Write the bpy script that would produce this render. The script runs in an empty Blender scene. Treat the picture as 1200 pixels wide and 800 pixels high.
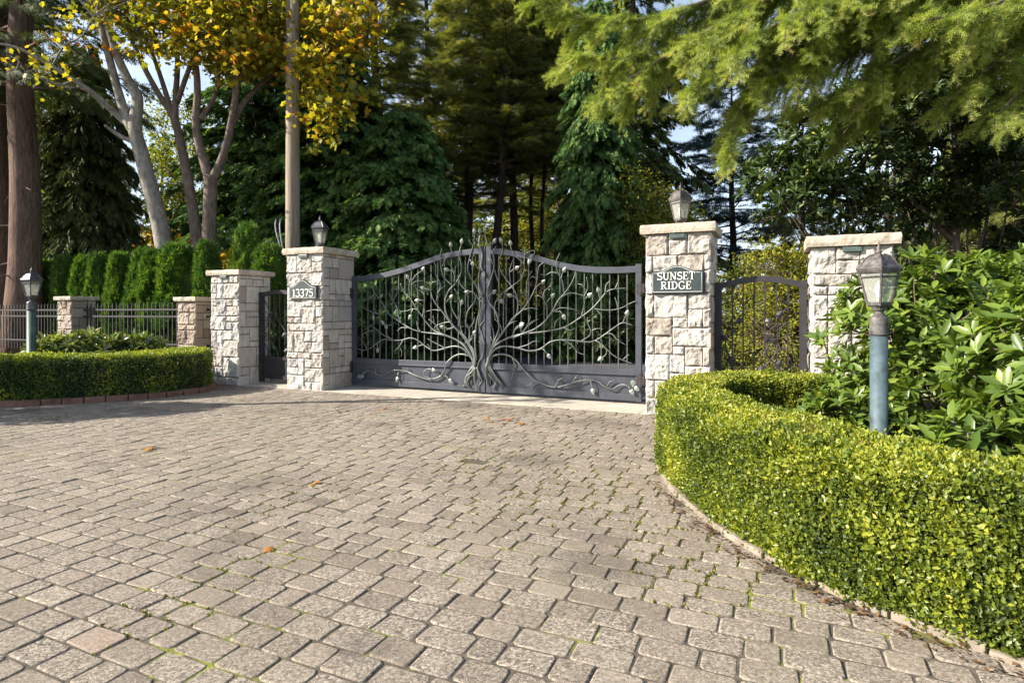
import bpy, bmesh, math, random
import numpy as np
from mathutils import Vector, Matrix, noise

R = math.radians
random.seed(11)
rng = np.random.default_rng(11)
scene = bpy.context.scene
COL = scene.collection

# ------------------------------------------------------------------ camera model (real-world metres)
F = 685.0
CAMZ = 1.2


def P(px, py, Y):
    """Point seen at photo pixel (px, py) lying Y metres in front of the camera."""
    return Vector(((px - 600) / F * Y, Y, CAMZ + (367 - py) / F * Y))


def GX(px, Y, z=0.0):
    return Vector(((px - 600) / F * Y, Y, z))


U = Vector((0.911, -0.412, 0)).normalized()      # along the gate, from its first hinge to its second
B = Vector((0.412, 0.911, 0)).normalized()       # away from the drive
ROT = math.atan2(U.y, U.x)
GATE0 = Vector((-2.61, 9.56, 0))


# ------------------------------------------------------------------ tagging
def tag(o, label=None, cat=None, group=None, kind=None):
    if label: o['label'] = label
    if cat: o['category'] = cat
    if group: o['group'] = group
    if kind: o['kind'] = kind
    return o


def thing(name, loc, rz=0.0, label=None, cat=None, group=None):
    o = bpy.data.objects.new(name, None)
    COL.objects.link(o)
    o.empty_display_size = 0.2
    o.location = loc
    o.rotation_euler = (0, 0, rz)
    return tag(o, label, cat, group)


def link(name, me, mat=None, parent=None):
    o = bpy.data.objects.new(name, me)
    COL.objects.link(o)
    if mat is not None:
        for m in (mat if isinstance(mat, (list, tuple)) else [mat]):
            me.materials.append(m)
    if parent is not None:
        o.parent = parent
    return o


def kids(o):
    return [c for c in bpy.data.objects if c.parent == o]


def dup(o, loc=None, rz=None, scale=None, label=None, group=None, parent=None):
    c = o.copy()
    COL.objects.link(c)
    if parent is not None: c.parent = parent
    if loc is not None: c.location = loc
    if rz is not None: c.rotation_euler = (0, 0, rz)
    if scale is not None: c.scale = scale if hasattr(scale, '__len__') else (scale,) * 3
    if label: c['label'] = label
    if group: c['group'] = group
    for k in kids(o):
        dup(k, parent=c)
    return c


# ------------------------------------------------------------------ materials
def new_mat(name):
    m = bpy.data.materials.new(name)
    m.use_nodes = True
    nt = m.node_tree
    nt.nodes.clear()
    out = nt.nodes.new('ShaderNodeOutputMaterial')
    bs = nt.nodes.new('ShaderNodeBsdfPrincipled')
    nt.links.new(bs.outputs[0], out.inputs[0])
    return m, nt, bs, out


def N(nt, kind, **kw):
    n = nt.nodes.new(kind)
    for k, v in kw.items():
        if k.startswith('i_'):
            n.inputs[k[2:].replace('_', ' ')].default_value = v
        else:
            setattr(n, k, v)
    return n


def ramp(nt, stops, fac, interp='LINEAR'):
    r = nt.nodes.new('ShaderNodeValToRGB')
    cr = r.color_ramp
    cr.interpolation = interp
    while len(cr.elements) < len(stops):
        cr.elements.new(0.5)
    for e, (p, c) in zip(cr.elements, stops):
        e.position = p
        e.color = (c[0], c[1], c[2], 1)
    nt.links.new(fac, r.inputs[0])
    return r.outputs[0]


def coords(nt, scale=(1, 1, 1), kind='Object'):
    tc = nt.nodes.new('ShaderNodeTexCoord')
    mp = nt.nodes.new('ShaderNodeMapping')
    mp.inputs['Scale'].default_value = scale
    nt.links.new(tc.outputs[kind], mp.inputs[0])
    return mp.outputs[0]


def noise_n(nt, vec, scale, detail=4, rough=0.6):
    n = nt.nodes.new('ShaderNodeTexNoise')
    n.inputs['Scale'].default_value = scale
    n.inputs['Detail'].default_value = detail
    n.inputs['Roughness'].default_value = rough
    nt.links.new(vec, n.inputs['Vector'])
    return n.outputs[0]


def bump(nt, height, strength, dist, bs):
    b = nt.nodes.new('ShaderNodeBump')
    b.inputs['Strength'].default_value = strength
    b.inputs['Distance'].default_value = dist
    nt.links.new(height, b.inputs['Height'])
    nt.links.new(b.outputs[0], bs.inputs['Normal'])
    return b


def mixc(nt, a, b, fac, mode='MIX'):
    m = nt.nodes.new('ShaderNodeMix')
    m.data_type = 'RGBA'
    m.blend_type = mode
    for s, v in ((6, a), (7, b)):
        if hasattr(v, 'is_output'):
            nt.links.new(v, m.inputs[s])
        else:
            m.inputs[s].default_value = (*v, 1)
    if hasattr(fac, 'is_output'):
        nt.links.new(fac, m.inputs[0])
    else:
        m.inputs[0].default_value = fac
    return m.outputs[2]


def mathn(nt, op, a, b=None):
    m = nt.nodes.new('ShaderNodeMath')
    m.operation = op
    for i, v in enumerate((a, b)):
        if v is None: continue
        if hasattr(v, 'is_output'):
            nt.links.new(v, m.inputs[i])
        else:
            m.inputs[i].default_value = v
    return m.outputs[0]


def attr(nt, name='tint'):
    a = nt.nodes.new('ShaderNodeAttribute')
    a.attribute_name = name
    return a.outputs['Fac']


def leaf_mat(name, stops, rough=0.5, trans=0.35, spec=0.4, tscale=1.5):
    m, nt, bs, out = new_mat(name)
    c = ramp(nt, stops, attr(nt))
    nt.links.new(c, bs.inputs['Base Color'])
    bs.inputs['Roughness'].default_value = rough
    bs.inputs['Specular IOR Level'].default_value = spec
    if trans > 0:
        tr = nt.nodes.new('ShaderNodeBsdfTranslucent')
        mx = nt.nodes.new('ShaderNodeMixShader')
        mx.inputs[0].default_value = trans
        tcol = mixc(nt, c, (tscale, tscale, tscale * 0.4), 1.0, 'MULTIPLY')
        nt.links.new(tcol, tr.inputs[0])
        nt.links.new(bs.outputs[0], mx.inputs[1])
        nt.links.new(tr.outputs[0], mx.inputs[2])
        nt.links.new(mx.outputs[0], out.inputs[0])
    return m


def plain(name, c, rough=0.6, metal=0.0, var=0.25, scale=6.0, bmp=0.0, bscale=40.0, bdist=0.004, spec=0.5):
    m, nt, bs, out = new_mat(name)
    v = coords(nt)
    n = noise_n(nt, v, scale, 6, 0.65)
    lo = tuple(x * (1 - var) for x in c)
    hi = tuple(min(1, x * (1 + var)) for x in c)
    col = ramp(nt, [(0.3, lo), (0.7, hi)], n)
    nt.links.new(col, bs.inputs['Base Color'])
    bs.inputs['Roughness'].default_value = rough
    bs.inputs['Metallic'].default_value = metal
    bs.inputs['Specular IOR Level'].default_value = spec
    if bmp:
        bump(nt, noise_n(nt, v, bscale, 5, 0.65), bmp, bdist, bs)
    return m


def bark_mat(name, lo, hi, scale=(9, 9, 1.6), strength=0.9, dist=0.03):
    m, nt, bs, out = new_mat(name)
    v = coords(nt, scale)
    n = noise_n(nt, v, 2.2, 8, 0.7)
    n2 = noise_n(nt, coords(nt), 1.3, 4, 0.6)
    f = mathn(nt, 'ADD', mathn(nt, 'MULTIPLY', n, 0.7), mathn(nt, 'MULTIPLY', n2, 0.3))
    nt.links.new(ramp(nt, [(0.35, lo), (0.65, hi)], f), bs.inputs['Base Color'])
    bs.inputs['Roughness'].default_value = 0.9
    bs.inputs['Specular IOR Level'].default_value = 0.2
    bump(nt, n, strength, dist, bs)
    return m


def stone_mat(name, stops, dark=(0.17, 0.15, 0.13)):
    m, nt, bs, out = new_mat(name)
    v = coords(nt)
    base = ramp(nt, stops, attr(nt))
    n1 = noise_n(nt, v, 9, 8, 0.7)
    n2 = noise_n(nt, v, 45, 6, 0.7)
    c = mixc(nt, base, (0.29, 0.25, 0.21), ramp(nt, [(0.50, (0, 0, 0)), (0.74, (0.85,) * 3)], n1))
    c = mixc(nt, c, dark, ramp(nt, [(0.60, (0, 0, 0)), (0.75, (0.7,) * 3)], n2))
    st = noise_n(nt, coords(nt, (4, 4, 1.2)), 1.3, 5, 0.6)
    c = mixc(nt, c, (0.16, 0.15, 0.13), ramp(nt, [(0.56, (0, 0, 0)), (0.8, (0.7,) * 3)], st))
    nt.links.new(c, bs.inputs['Base Color'])
    bs.inputs['Roughness'].default_value = 0.92
    bs.inputs['Specular IOR Level'].default_value = 0.25
    h = mathn(nt, 'ADD', mathn(nt, 'MULTIPLY', n1, 0.5), mathn(nt, 'MULTIPLY', n2, 0.5))
    bump(nt, h, 0.8, 0.012, bs)
    return m


M = {}
M['stone'] = stone_mat('stone', [(0.0, (0.33, 0.28, 0.235)), (0.2, (0.42, 0.38, 0.335)), (0.5, (0.50, 0.465, 0.42)), (0.8, (0.58, 0.555, 0.51)), (1.0, (0.36, 0.35, 0.345))])
M['fence_stone'] = stone_mat('fence_stone', [(0.0, (0.25, 0.185, 0.14)), (0.5, (0.37, 0.30, 0.235)), (1.0, (0.46, 0.40, 0.33))])
M['mortar'] = plain('mortar', (0.15, 0.13, 0.11), 0.95, bmp=0.4, bscale=60)
M['cap'] = plain('cap', (0.47, 0.40, 0.32), 0.9, var=0.35, scale=9, bmp=0.7, bscale=35, bdist=0.01, spec=0.25)
M['concrete'] = plain('concrete', (0.46, 0.41, 0.34), 0.9, var=0.25, scale=3, bmp=0.3, bscale=70, spec=0.25)
M['edging'] = plain('edging', (0.25, 0.21, 0.165), 0.92, var=0.4, scale=7, bmp=0.6, bscale=50, spec=0.2)
M['brick'] = plain('brick', (0.20, 0.11, 0.08), 0.92, var=0.4, scale=6, bmp=0.6, bscale=50, spec=0.2)
M['soil'] = plain('soil', (0.06, 0.045, 0.03), 1.0, var=0.5, scale=5, bmp=1.0, bscale=25, bdist=0.03, spec=0.1)
M['asphalt'] = plain('asphalt', (0.085, 0.085, 0.09), 0.9, var=0.3, scale=4, bmp=0.4, bscale=120, spec=0.3)
M['gate_iron'] = plain('gate_iron', (0.062, 0.068, 0.084), 0.45, metal=0.15, var=0.22, scale=7, bmp=0.15, bscale=60, bdist=0.002)
M['picket_iron'] = plain('picket_iron', (0.10, 0.108, 0.10), 0.45, metal=0.15, var=0.25, scale=12)
M['vine_iron'] = plain('vine_iron', (0.145, 0.160, 0.145), 0.42, metal=0.25, var=0.25, scale=12, bmp=0.3, bscale=90, bdist=0.002)
M['leaf_iron'] = plain('leaf_iron', (0.20, 0.225, 0.19), 0.4, metal=0.2, var=0.2, scale=12)
M['dark_iron'] = plain('dark_iron', (0.035, 0.032, 0.036), 0.5, metal=0.2, var=0.3, scale=9)
M['fence_iron'] = plain('fence_iron', (0.028, 0.026, 0.028), 0.65, metal=0.2, var=0.3, scale=9)
M['rust_iron'] = plain('rust_iron', (0.03, 0.022, 0.024), 0.7, var=0.4, scale=20)
M['lantern'] = plain('lantern', (0.085, 0.088, 0.095), 0.42, metal=0.35, var=0.55, scale=22, bmp=0.3, bscale=70, bdist=0.002)
M['lantern_worn'] = plain('lantern_worn', (0.11, 0.10, 0.095), 0.6, metal=0.25, var=0.7, scale=26, bmp=0.5, bscale=80, bdist=0.002)
M['post_green'] = plain('post_green', (0.06, 0.10, 0.085), 0.5, var=0.45, scale=9, bmp=0.3, bscale=60, bdist=0.002)
M['post_blue'] = plain('post_blue', (0.07, 0.105, 0.12), 0.5, var=0.55, scale=9, bmp=0.3, bscale=60, bdist=0.002)
M['plaque'] = plain('plaque', (0.028, 0.042, 0.045), 0.55, var=0.25, scale=8)
M['letter'] = plain('letter', (0.72, 0.70, 0.64), 0.5, var=0.06)
M['downlight'] = plain('downlight', (0.07, 0.095, 0.09), 0.4, var=0.3)
M['bulb'] = plain('bulb', (0.85, 0.82, 0.72), 0.3, var=0.05)
M['conduit'] = plain('conduit', (0.33, 0.33, 0.40), 0.5, var=0.2)


def glass_mat():
    m, nt, bs, out = new_mat('lamp_glass')
    bs.inputs['Base Color'].default_value = (0.75, 0.75, 0.70, 1)
    bs.inputs['Roughness'].default_value = 0.25
    tr = N(nt, 'ShaderNodeBsdfTransparent')
    tr.inputs[0].default_value = (0.92, 0.93, 0.9, 1)
    mx = N(nt, 'ShaderNodeMixShader')
    mx.inputs[0].default_value = 0.2
    nt.links.new(tr.outputs[0], mx.inputs[1])
    nt.links.new(bs.outputs[0], mx.inputs[2])
    nt.links.new(mx.outputs[0], out.inputs[0])
    return m


M['glass'] = glass_mat()


def pole_mat():
    m, nt, bs, out = new_mat('pole_wood')
    n = noise_n(nt, coords(nt, (14, 14, 0.7)), 2.0, 7, 0.65)
    nt.links.new(ramp(nt, [(0.3, (0.17, 0.13, 0.09)), (0.7, (0.36, 0.29, 0.21))], n), bs.inputs['Base Color'])
    bs.inputs['Roughness'].default_value = 0.85
    bump(nt, n, 0.5, 0.01, bs)
    return m


M['pole'] = pole_mat()
M['bark_fir'] = bark_mat('bark_fir', (0.055, 0.034, 0.026), (0.24, 0.155, 0.115))
M['bark_dark'] = bark_mat('bark_dark', (0.025, 0.018, 0.014), (0.10, 0.07, 0.05))
M['bark_grey'] = bark_mat('bark_grey', (0.11, 0.095, 0.08), (0.40, 0.36, 0.31), (7, 7, 2.5), 0.5, 0.012)
M['bark_brown'] = bark_mat('bark_brown', (0.07, 0.05, 0.04), (0.25, 0.19, 0.15), (7, 7, 2.5), 0.5, 0.012)


def paver_mat():
    m, nt, bs, out = new_mat('paver')
    v = coords(nt)
    t = attr(nt)
    base = ramp(nt, [(0.0, (0.125, 0.10, 0.076)), (0.3, (0.19, 0.155, 0.118)), (0.65, (0.25, 0.207, 0.158)), (0.92, (0.325, 0.275, 0.214)), (1.0, (0.28, 0.212, 0.16))], t)
    # exposed aggregate
    vo = N(nt, 'ShaderNodeTexVoronoi', i_Scale=135.0)
    nt.links.new(v, vo.inputs['Vector'])
    sp_ = N(nt, 'ShaderNodeSeparateColor')
    nt.links.new(vo.outputs['Color'], sp_.inputs[0])
    sepc = sp_.outputs[0]
    peb = ramp(nt, [(0.0, (0.54, 0.47, 0.39)), (0.25, (0.35, 0.30, 0.245)), (0.65, (0.22, 0.187, 0.15)), (1.0, (0.075, 0.063, 0.052))], sepc)
    worn = noise_n(nt, v, 2.6, 5, 0.6)
    t2 = attr(nt, 'worn')
    wf = ramp(nt, [(0.34, (0.30,) * 3), (0.70, (0.80,) * 3)], mathn(nt, 'ADD', mathn(nt, 'MULTIPLY', worn, 0.45), mathn(nt, 'MULTIPLY', t2, 0.6)))
    c = mixc(nt, base, peb, wf)
    # stains
    st = noise_n(nt, v, 0.9, 5, 0.6)
    c = mixc(nt, c, (0.085, 0.072, 0.06), ramp(nt, [(0.53, (0, 0, 0)), (0.72, (0.72,) * 3)], st))
    st2 = noise_n(nt, coords(nt, (1, 1, 1)), 0.55, 3, 0.5)
    c = mixc(nt, c, (0.20, 0.185, 0.12), ramp(nt, [(0.52, (0, 0, 0)), (0.75, (0.4,) * 3)], st2))
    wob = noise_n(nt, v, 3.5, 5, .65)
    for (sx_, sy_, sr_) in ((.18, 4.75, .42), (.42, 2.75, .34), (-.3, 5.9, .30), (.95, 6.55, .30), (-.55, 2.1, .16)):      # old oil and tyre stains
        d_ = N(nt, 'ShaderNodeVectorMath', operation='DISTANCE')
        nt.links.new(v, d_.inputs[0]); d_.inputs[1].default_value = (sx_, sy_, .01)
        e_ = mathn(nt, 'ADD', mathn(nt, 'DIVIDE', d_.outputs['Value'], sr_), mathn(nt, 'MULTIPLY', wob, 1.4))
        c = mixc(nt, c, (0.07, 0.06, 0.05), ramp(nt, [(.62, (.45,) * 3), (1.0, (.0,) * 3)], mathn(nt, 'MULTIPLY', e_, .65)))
    nt.links.new(c, bs.inputs['Base Color'])
    bs.inputs['Roughness'].default_value = 0.9
    bs.inputs['Specular IOR Level'].default_value = 0.25
    fine = noise_n(nt, v, 320, 3, 0.7)
    h = mathn(nt, 'ADD', mathn(nt, 'MULTIPLY', vo.outputs['Distance'], -0.6), mathn(nt, 'MULTIPLY', fine, 0.8))
    b = bump(nt, h, 0.7, 0.0035, bs)
    nt.links.new(mathn(nt, 'ADD', mathn(nt, 'MULTIPLY', wf, 0.7), 0.25), b.inputs['Strength'])
    return m


def joint_mat():
    m, nt, bs, out = new_mat('joint_sand')
    v = coords(nt)
    n = noise_n(nt, v, 30, 5, 0.7)
    c = ramp(nt, [(0.3, (0.045, 0.038, 0.03)), (0.7, (0.14, 0.115, 0.085))], n)
    g = noise_n(nt, v, 1.3, 6, 0.7)
    moss = ramp(nt, [(0.3, (0.10, 0.12, 0.015)), (0.7, (0.28, 0.29, 0.03))], noise_n(nt, v, 60, 3, 0.6))
    c = mixc(nt, c, moss, ramp(nt, [(0.53, (0, 0, 0)), (0.60, (1, 1, 1))], g))
    nt.links.new(c, bs.inputs['Base Color'])
    bs.inputs['Roughness'].default_value = 1.0
    bump(nt, n, 1.0, 0.01, bs)
    return m


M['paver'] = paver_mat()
M['joint'] = joint_mat()


def ground_mat():
    m, nt, bs, out = new_mat('forest_floor')
    v = coords(nt)
    n = noise_n(nt, v, 2.0, 8, 0.7)
    nt.links.new(ramp(nt, [(0.3, (0.03, 0.026, 0.015)), (0.55, (0.055, 0.06, 0.022)), (0.75, (0.10, 0.085, 0.045))], n), bs.inputs['Base Color'])
    bs.inputs['Roughness'].default_value = 1.0
    bump(nt, noise_n(nt, v, 20, 5, 0.7), 1.0, 0.05, bs)
    return m


M['ground'] = ground_mat()

# foliage (tint attribute 0..1 picks each leaf's own colour)
M['box_leaf'] = leaf_mat('box_leaf', [(0.0, (0.03, 0.055, 0.014)), (0.3, (0.08, 0.12, 0.02)), (0.55, (0.18, 0.225, 0.024)), (0.85, (0.36, 0.385, 0.035)), (0.95, (0.40, 0.38, 0.06)), (1.0, (0.36, 0.25, 0.13))], 0.42, 0.3, 0.5)
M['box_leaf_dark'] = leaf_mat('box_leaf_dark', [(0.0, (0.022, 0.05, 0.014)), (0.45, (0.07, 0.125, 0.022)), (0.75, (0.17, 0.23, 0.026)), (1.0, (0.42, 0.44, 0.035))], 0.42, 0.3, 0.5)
M['rhodo'] = leaf_mat('rhodo', [(0.0, (0.04, 0.075, 0.018)), (0.4, (0.09, 0.15, 0.026)), (0.75, (0.19, 0.26, 0.035)), (0.96, (0.32, 0.37, 0.05)), (1.0, (0.32, 0.14, 0.05))], 0.38, 0.28, 0.45)
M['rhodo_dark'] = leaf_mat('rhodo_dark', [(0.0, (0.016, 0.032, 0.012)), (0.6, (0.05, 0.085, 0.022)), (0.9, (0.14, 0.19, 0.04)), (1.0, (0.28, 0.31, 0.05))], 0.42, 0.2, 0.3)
M['bed_leaf'] = leaf_mat('bed_leaf', [(0.0, (0.05, 0.085, 0.03)), (0.5, (0.12, 0.17, 0.05)), (0.85, (0.26, 0.30, 0.09)), (1.0, (0.36, 0.33, 0.22))], 0.35, 0.25, 0.5)
M['thuja'] = leaf_mat('thuja', [(0.0, (0.026, 0.07, 0.018)), (0.4, (0.07, 0.15, 0.028)), (0.75, (0.17, 0.26, 0.035)), (1.0, (0.34, 0.37, 0.05))], 0.55, 0.3, 0.3)
M['cedar'] = leaf_mat('cedar', [(0.0, (0.028, 0.07, 0.026)), (0.4, (0.08, 0.17, 0.048)), (0.8, (0.16, 0.26, 0.065)), (1.0, (0.28, 0.33, 0.075))], 0.55, 0.25, 0.35)
M['fir_dark'] = leaf_mat('fir_dark', [(0.0, (0.03, 0.055, 0.022)), (0.5, (0.075, 0.11, 0.034)), (1.0, (0.19, 0.20, 0.055))], 0.6, 0.2, 0.3)
M['pine_olive'] = leaf_mat('pine_olive', [(0.0, (0.05, 0.07, 0.022)), (0.45, (0.14, 0.16, 0.045)), (0.8, (0.26, 0.26, 0.075)), (1.0, (0.36, 0.31, 0.12))], 0.6, 0.4, 0.3)
M['fir_bough'] = leaf_mat('fir_bough', [(0.0, (0.05, 0.085, 0.022)), (0.3, (0.165, 0.225, 0.048)), (0.65, (0.36, 0.415, 0.10)), (0.93, (0.52, 0.53, 0.19)), (1.0, (0.42, 0.31, 0.13))], 0.5, 0.45, 0.3)
M['pine_blue'] = leaf_mat('pine_blue', [(0.0, (0.03, 0.055, 0.06)), (0.6, (0.06, 0.10, 0.105)), (1.0, (0.11, 0.15, 0.15))], 0.6, 0.2, 0.3)
M['autumn'] = leaf_mat('autumn', [(0.0, (0.11, 0.13, 0.018)), (0.4, (0.25, 0.24, 0.024)), (0.68, (0.46, 0.37, 0.03)), (0.92, (0.48, 0.27, 0.022)), (1.0, (0.42, 0.16, 0.018))], 0.5, 0.5, 0.3, 1.45)
M['olive_leaf'] = leaf_mat('olive_leaf', [(0.0, (0.04, 0.06, 0.014)), (0.45, (0.13, 0.15, 0.024)), (0.8, (0.25, 0.25, 0.035)), (1.0, (0.34, 0.27, 0.04))], 0.5, 0.4, 0.3)
M['lime_leaf'] = leaf_mat('lime_leaf', [(0.0, (0.07, 0.09, 0.015)), (0.4, (0.20, 0.22, 0.026)), (0.8, (0.36, 0.35, 0.04)), (1.0, (0.40, 0.30, 0.06))], 0.5, 0.4, 0.3)
M['dry_leaf'] = leaf_mat('dry_leaf', [(0.0, (0.07, 0.04, 0.022)), (0.6, (0.16, 0.09, 0.045)), (1.0, (0.28, 0.18, 0.09))], 0.8, 0.15, 0.2)
M['fallen'] = leaf_mat('fallen', [(0.0, (0.22, 0.08, 0.03)), (0.6, (0.38, 0.17, 0.05)), (1.0, (0.42, 0.28, 0.05))], 0.7, 0.1, 0.2)
M['moss_tuft'] = leaf_mat('moss_tuft', [(0.0, (0.08, 0.09, 0.015)), (0.6, (0.17, 0.18, 0.03)), (1.0, (0.28, 0.27, 0.04))], 0.8, 0.2, 0.2)
M['hedge_core'] = plain('hedge_core', (0.018, 0.022, 0.010), 1.0, var=0.4)


# ------------------------------------------------------------------ mesh helpers
class MB:
    """Collects shapes for ONE mesh."""
    def __init__(s):
        s.v = []; s.f = []; s.t = []

    def add(s, vs, fs, t=0.5):
        k = len(s.v)
        s.v += [tuple(v) for v in vs]
        s.f += [tuple(i + k for i in f) for f in fs]
        s.t += [t] * len(vs)

    def box(s, x0, x1, y0, y1, z0, z1, t=0.5):
        vs = [(x, y, z) for z in (z0, z1) for y in (y0, y1) for x in (x0, x1)]
        s.add(vs, [(0, 2, 3, 1), (4, 5, 7, 6), (0, 1, 5, 4), (2, 6, 7, 3), (0, 4, 6, 2), (1, 3, 7, 5)], t)

    def tube(s, pts, rad, n=7, smooth=0, t=0.5, cap=True):
        pts = [Vector(p) for p in pts]
        rad = list(rad) if hasattr(rad, '__len__') else [rad] * len(pts)
        if smooth:
            pts, rad = catmull(pts, rad, smooth)
        m = len(pts)
        ref = None
        vs = []; fs = []
        for i, p in enumerate(pts):
            d = (pts[min(i + 1, m - 1)] - pts[max(i - 1, 0)])
            if d.length < 1e-9: d = Vector((0, 0, 1))
            d.normalize()
            if ref is None:
                ref = Vector((1, 0, 0)) if abs(d.x) < 0.8 else Vector((0, 1, 0))
            a = (ref - d * ref.dot(d))
            if a.length < 1e-6: a = d.orthogonal()
            a.normalize(); ref = a
            b = d.cross(a)
            for k in range(n):
                an = 2 * math.pi * k / n
                vs.append(p + (a * math.cos(an) + b * math.sin(an)) * rad[i])
        for i in range(m - 1):
            for k in range(n):
                k2 = (k + 1) % n
                fs.append((i * n + k, i * n + k2, (i + 1) * n + k2, (i + 1) * n + k))
        if cap:
            fs.append(tuple(range(n - 1, -1, -1)))
            fs.append(tuple((m - 1) * n + k for k in range(n)))
        s.add(vs, fs, t)

    def lathe(s, prof, n=16, rot=0.0, cx=0, cy=0, t=0.5):
        vs = []; fs = []
        for r, z in prof:
            for k in range(n):
                a = 2 * math.pi * k / n + rot
                vs.append((cx + r * math.cos(a), cy + r * math.sin(a), z))
        for i in range(len(prof) - 1):
            for k in range(n):
                k2 = (k + 1) % n
                fs.append((i * n + k, i * n + k2, (i + 1) * n + k2, (i + 1) * n + k))
        fs.append(tuple(range(n - 1, -1, -1)))
        fs.append(tuple((len(prof) - 1) * n + k for k in range(n)))
        s.add(vs, fs, t)

    def build(s, name, mat, parent=None, bevel=0.0, smooth=False, attrs=False):
        me = bpy.data.meshes.new(name)
        me.from_pydata(s.v, [], s.f)
        if bevel:
            bm = bmesh.new(); bm.from_mesh(me)
            bmesh.ops.bevel(bm, geom=list(bm.edges), offset=bevel, segments=2, affect='EDGES', profile=0.6)
            bm.to_mesh(me); bm.free()
        elif attrs:
            a = me.attributes.new('tint', 'FLOAT', 'POINT')
            a.data.foreach_set('value', np.array(s.t, dtype=np.float32))
        me.polygons.foreach_set('use_smooth', [bool(smooth)] * len(me.polygons))
        me.update()
        return link(name, me, mat, parent)


def catmull(pts, rad, k):
    P_ = [pts[0] * 2 - pts[1]] + pts + [pts[-1] * 2 - pts[-2]]
    op = []; orr = []
    for i in range(1, len(P_) - 2):
        p0, p1, p2, p3 = P_[i - 1:i + 3]
        for j in range(k):
            t = j / k
            op.append(0.5 * ((2 * p1) + (p2 - p0) * t + (2 * p0 - 5 * p1 + 4 * p2 - p3) * t * t + (3 * p1 - p0 - 3 * p2 + p3) * t ** 3))
            orr.append(rad[i - 1] * (1 - t) + rad[i] * t)
    op.append(pts[-1]); orr.append(rad[-1])
    return op, orr


def arr_mesh(name, V, Fc, tint=None, extra=None, smooth=True):
    V = np.ascontiguousarray(V, dtype=np.float32).reshape(-1, 3)
    Fc = np.ascontiguousarray(Fc, dtype=np.int32)
    m, p = Fc.shape
    me = bpy.data.meshes.new(name)
    me.vertices.add(len(V)); me.vertices.foreach_set('co', V.ravel())
    me.loops.add(m * p); me.loops.foreach_set('vertex_index', Fc.ravel())
    me.polygons.add(m); me.polygons.foreach_set('loop_start', np.arange(0, m * p, p, dtype=np.int32))
    me.update(calc_edges=True)
    me.polygons.foreach_set('use_smooth', np.full(m, bool(smooth)))
    for nm, arr in [('tint', tint)] + list((extra or {}).items()):
        if arr is not None:
            a = me.attributes.new(nm, 'FLOAT', 'POINT')
            a.data.foreach_set('value', np.ascontiguousarray(arr, dtype=np.float32))
    return me


def nrm(a):
    return a / np.maximum(np.linalg.norm(a, axis=-1, keepdims=True), 1e-9)


# leaf templates: (along, across, up) vertices + triangles
def T(v, f):
    return np.array(v, dtype=np.float64), np.array(f, dtype=np.int32)


DIAMOND = T([(0, 0, 0), (.45, -.5, .12), (1, 0, 0), (.45, .5, .12)], [(0, 1, 2), (0, 2, 3)])
ELLIPSE = T([(0, 0, 0), (.28, -.42, .07), (.68, -.44, .03), (1, 0, -.10), (.68, .44, .03), (.28, .42, .07), (.33, 0, .0), (.68, 0, -.03)],
            [(0, 1, 6), (1, 2, 7), (1, 7, 6), (2, 3, 7), (3, 4, 7), (4, 5, 6), (4, 6, 7), (5, 0, 6)])


def palmate():
    v = [(.28, 0, 0.03)]
    lob = [(-150, .32), (-118, .66), (-88, .50), (-52, .90), (-26, .66), (0, 1.0), (26, .66), (52, .90), (88, .50), (118, .66), (150, .32)]
    for a, r in lob:
        v.append((.28 + .72 * r * math.cos(R(a)), .6 * r * math.sin(R(a)), -.10 * r))
    f = [(0, i, i + 1) for i in range(1, len(lob))]
    f.append((0, len(lob), 1))
    return T(v, f)


PALMATE = palmate()


def frond(npair=5, seed=1):
    """a flat feathery spray: centre blade and paired side blades"""
    r = random.Random(seed)
    v = []; f = []

    def blade(x0, y0, x1, y1, w, u):
        dx, dy = x1 - x0, y1 - y0
        l = math.hypot(dx, dy)
        nx, ny = -dy / l * w, dx / l * w
        k = len(v)
        mx, my = x0 + dx * .45, y0 + dy * .45
        v.extend([(x0, y0, 0), (mx + nx, my + ny, u), (x1, y1, -abs(u) * 3), (mx - nx, my - ny, u)])
        f.extend([(k, k + 1, k + 2), (k, k + 2, k + 3)])
    blade(0, 0, 1, 0, .04, .0)
    for i in range(npair):
        x = .08 + .75 * i / npair
        ln = .55 * (1 - .65 * i / npair) * r.uniform(.8, 1.15)
        for sgn in (-1, 1):
            a = R(r.uniform(32, 50)) * sgn
            blade(x + r.uniform(-.03, .03), 0, x + ln * math.cos(a), ln * math.sin(a), .048, r.uniform(.01, .05))
    return T(v, f)


FROND = frond(7)
FROND_SMALL = frond(3, 5)


def needle_twig(n=11, seed=2, w=.035):
    """a twig with needles all round it"""
    r = random.Random(seed)
    v = []; f = []
    for i in range(n):
        x = .02 + .93 * i / n
        for k in range(3):
            a = 2 * math.pi * (k / 3 + i * .17) + r.uniform(-.3, .3)
            ln = .5 * r.uniform(.75, 1.1)
            c, s_ = math.cos(a) * ln, math.sin(a) * .22 * r.uniform(.7, 1.1)
            q = len(v)
            v.extend([(x - w, 0, 0), (x + w, 0, 0), (x + .16 + r.uniform(-.03, .05), c, s_)])
            f.append((q, q + 1, q + 2))
    return T(v, f)


NEEDLES = needle_twig()
NEEDLES_FINE = needle_twig(9, 9, .028)


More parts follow.
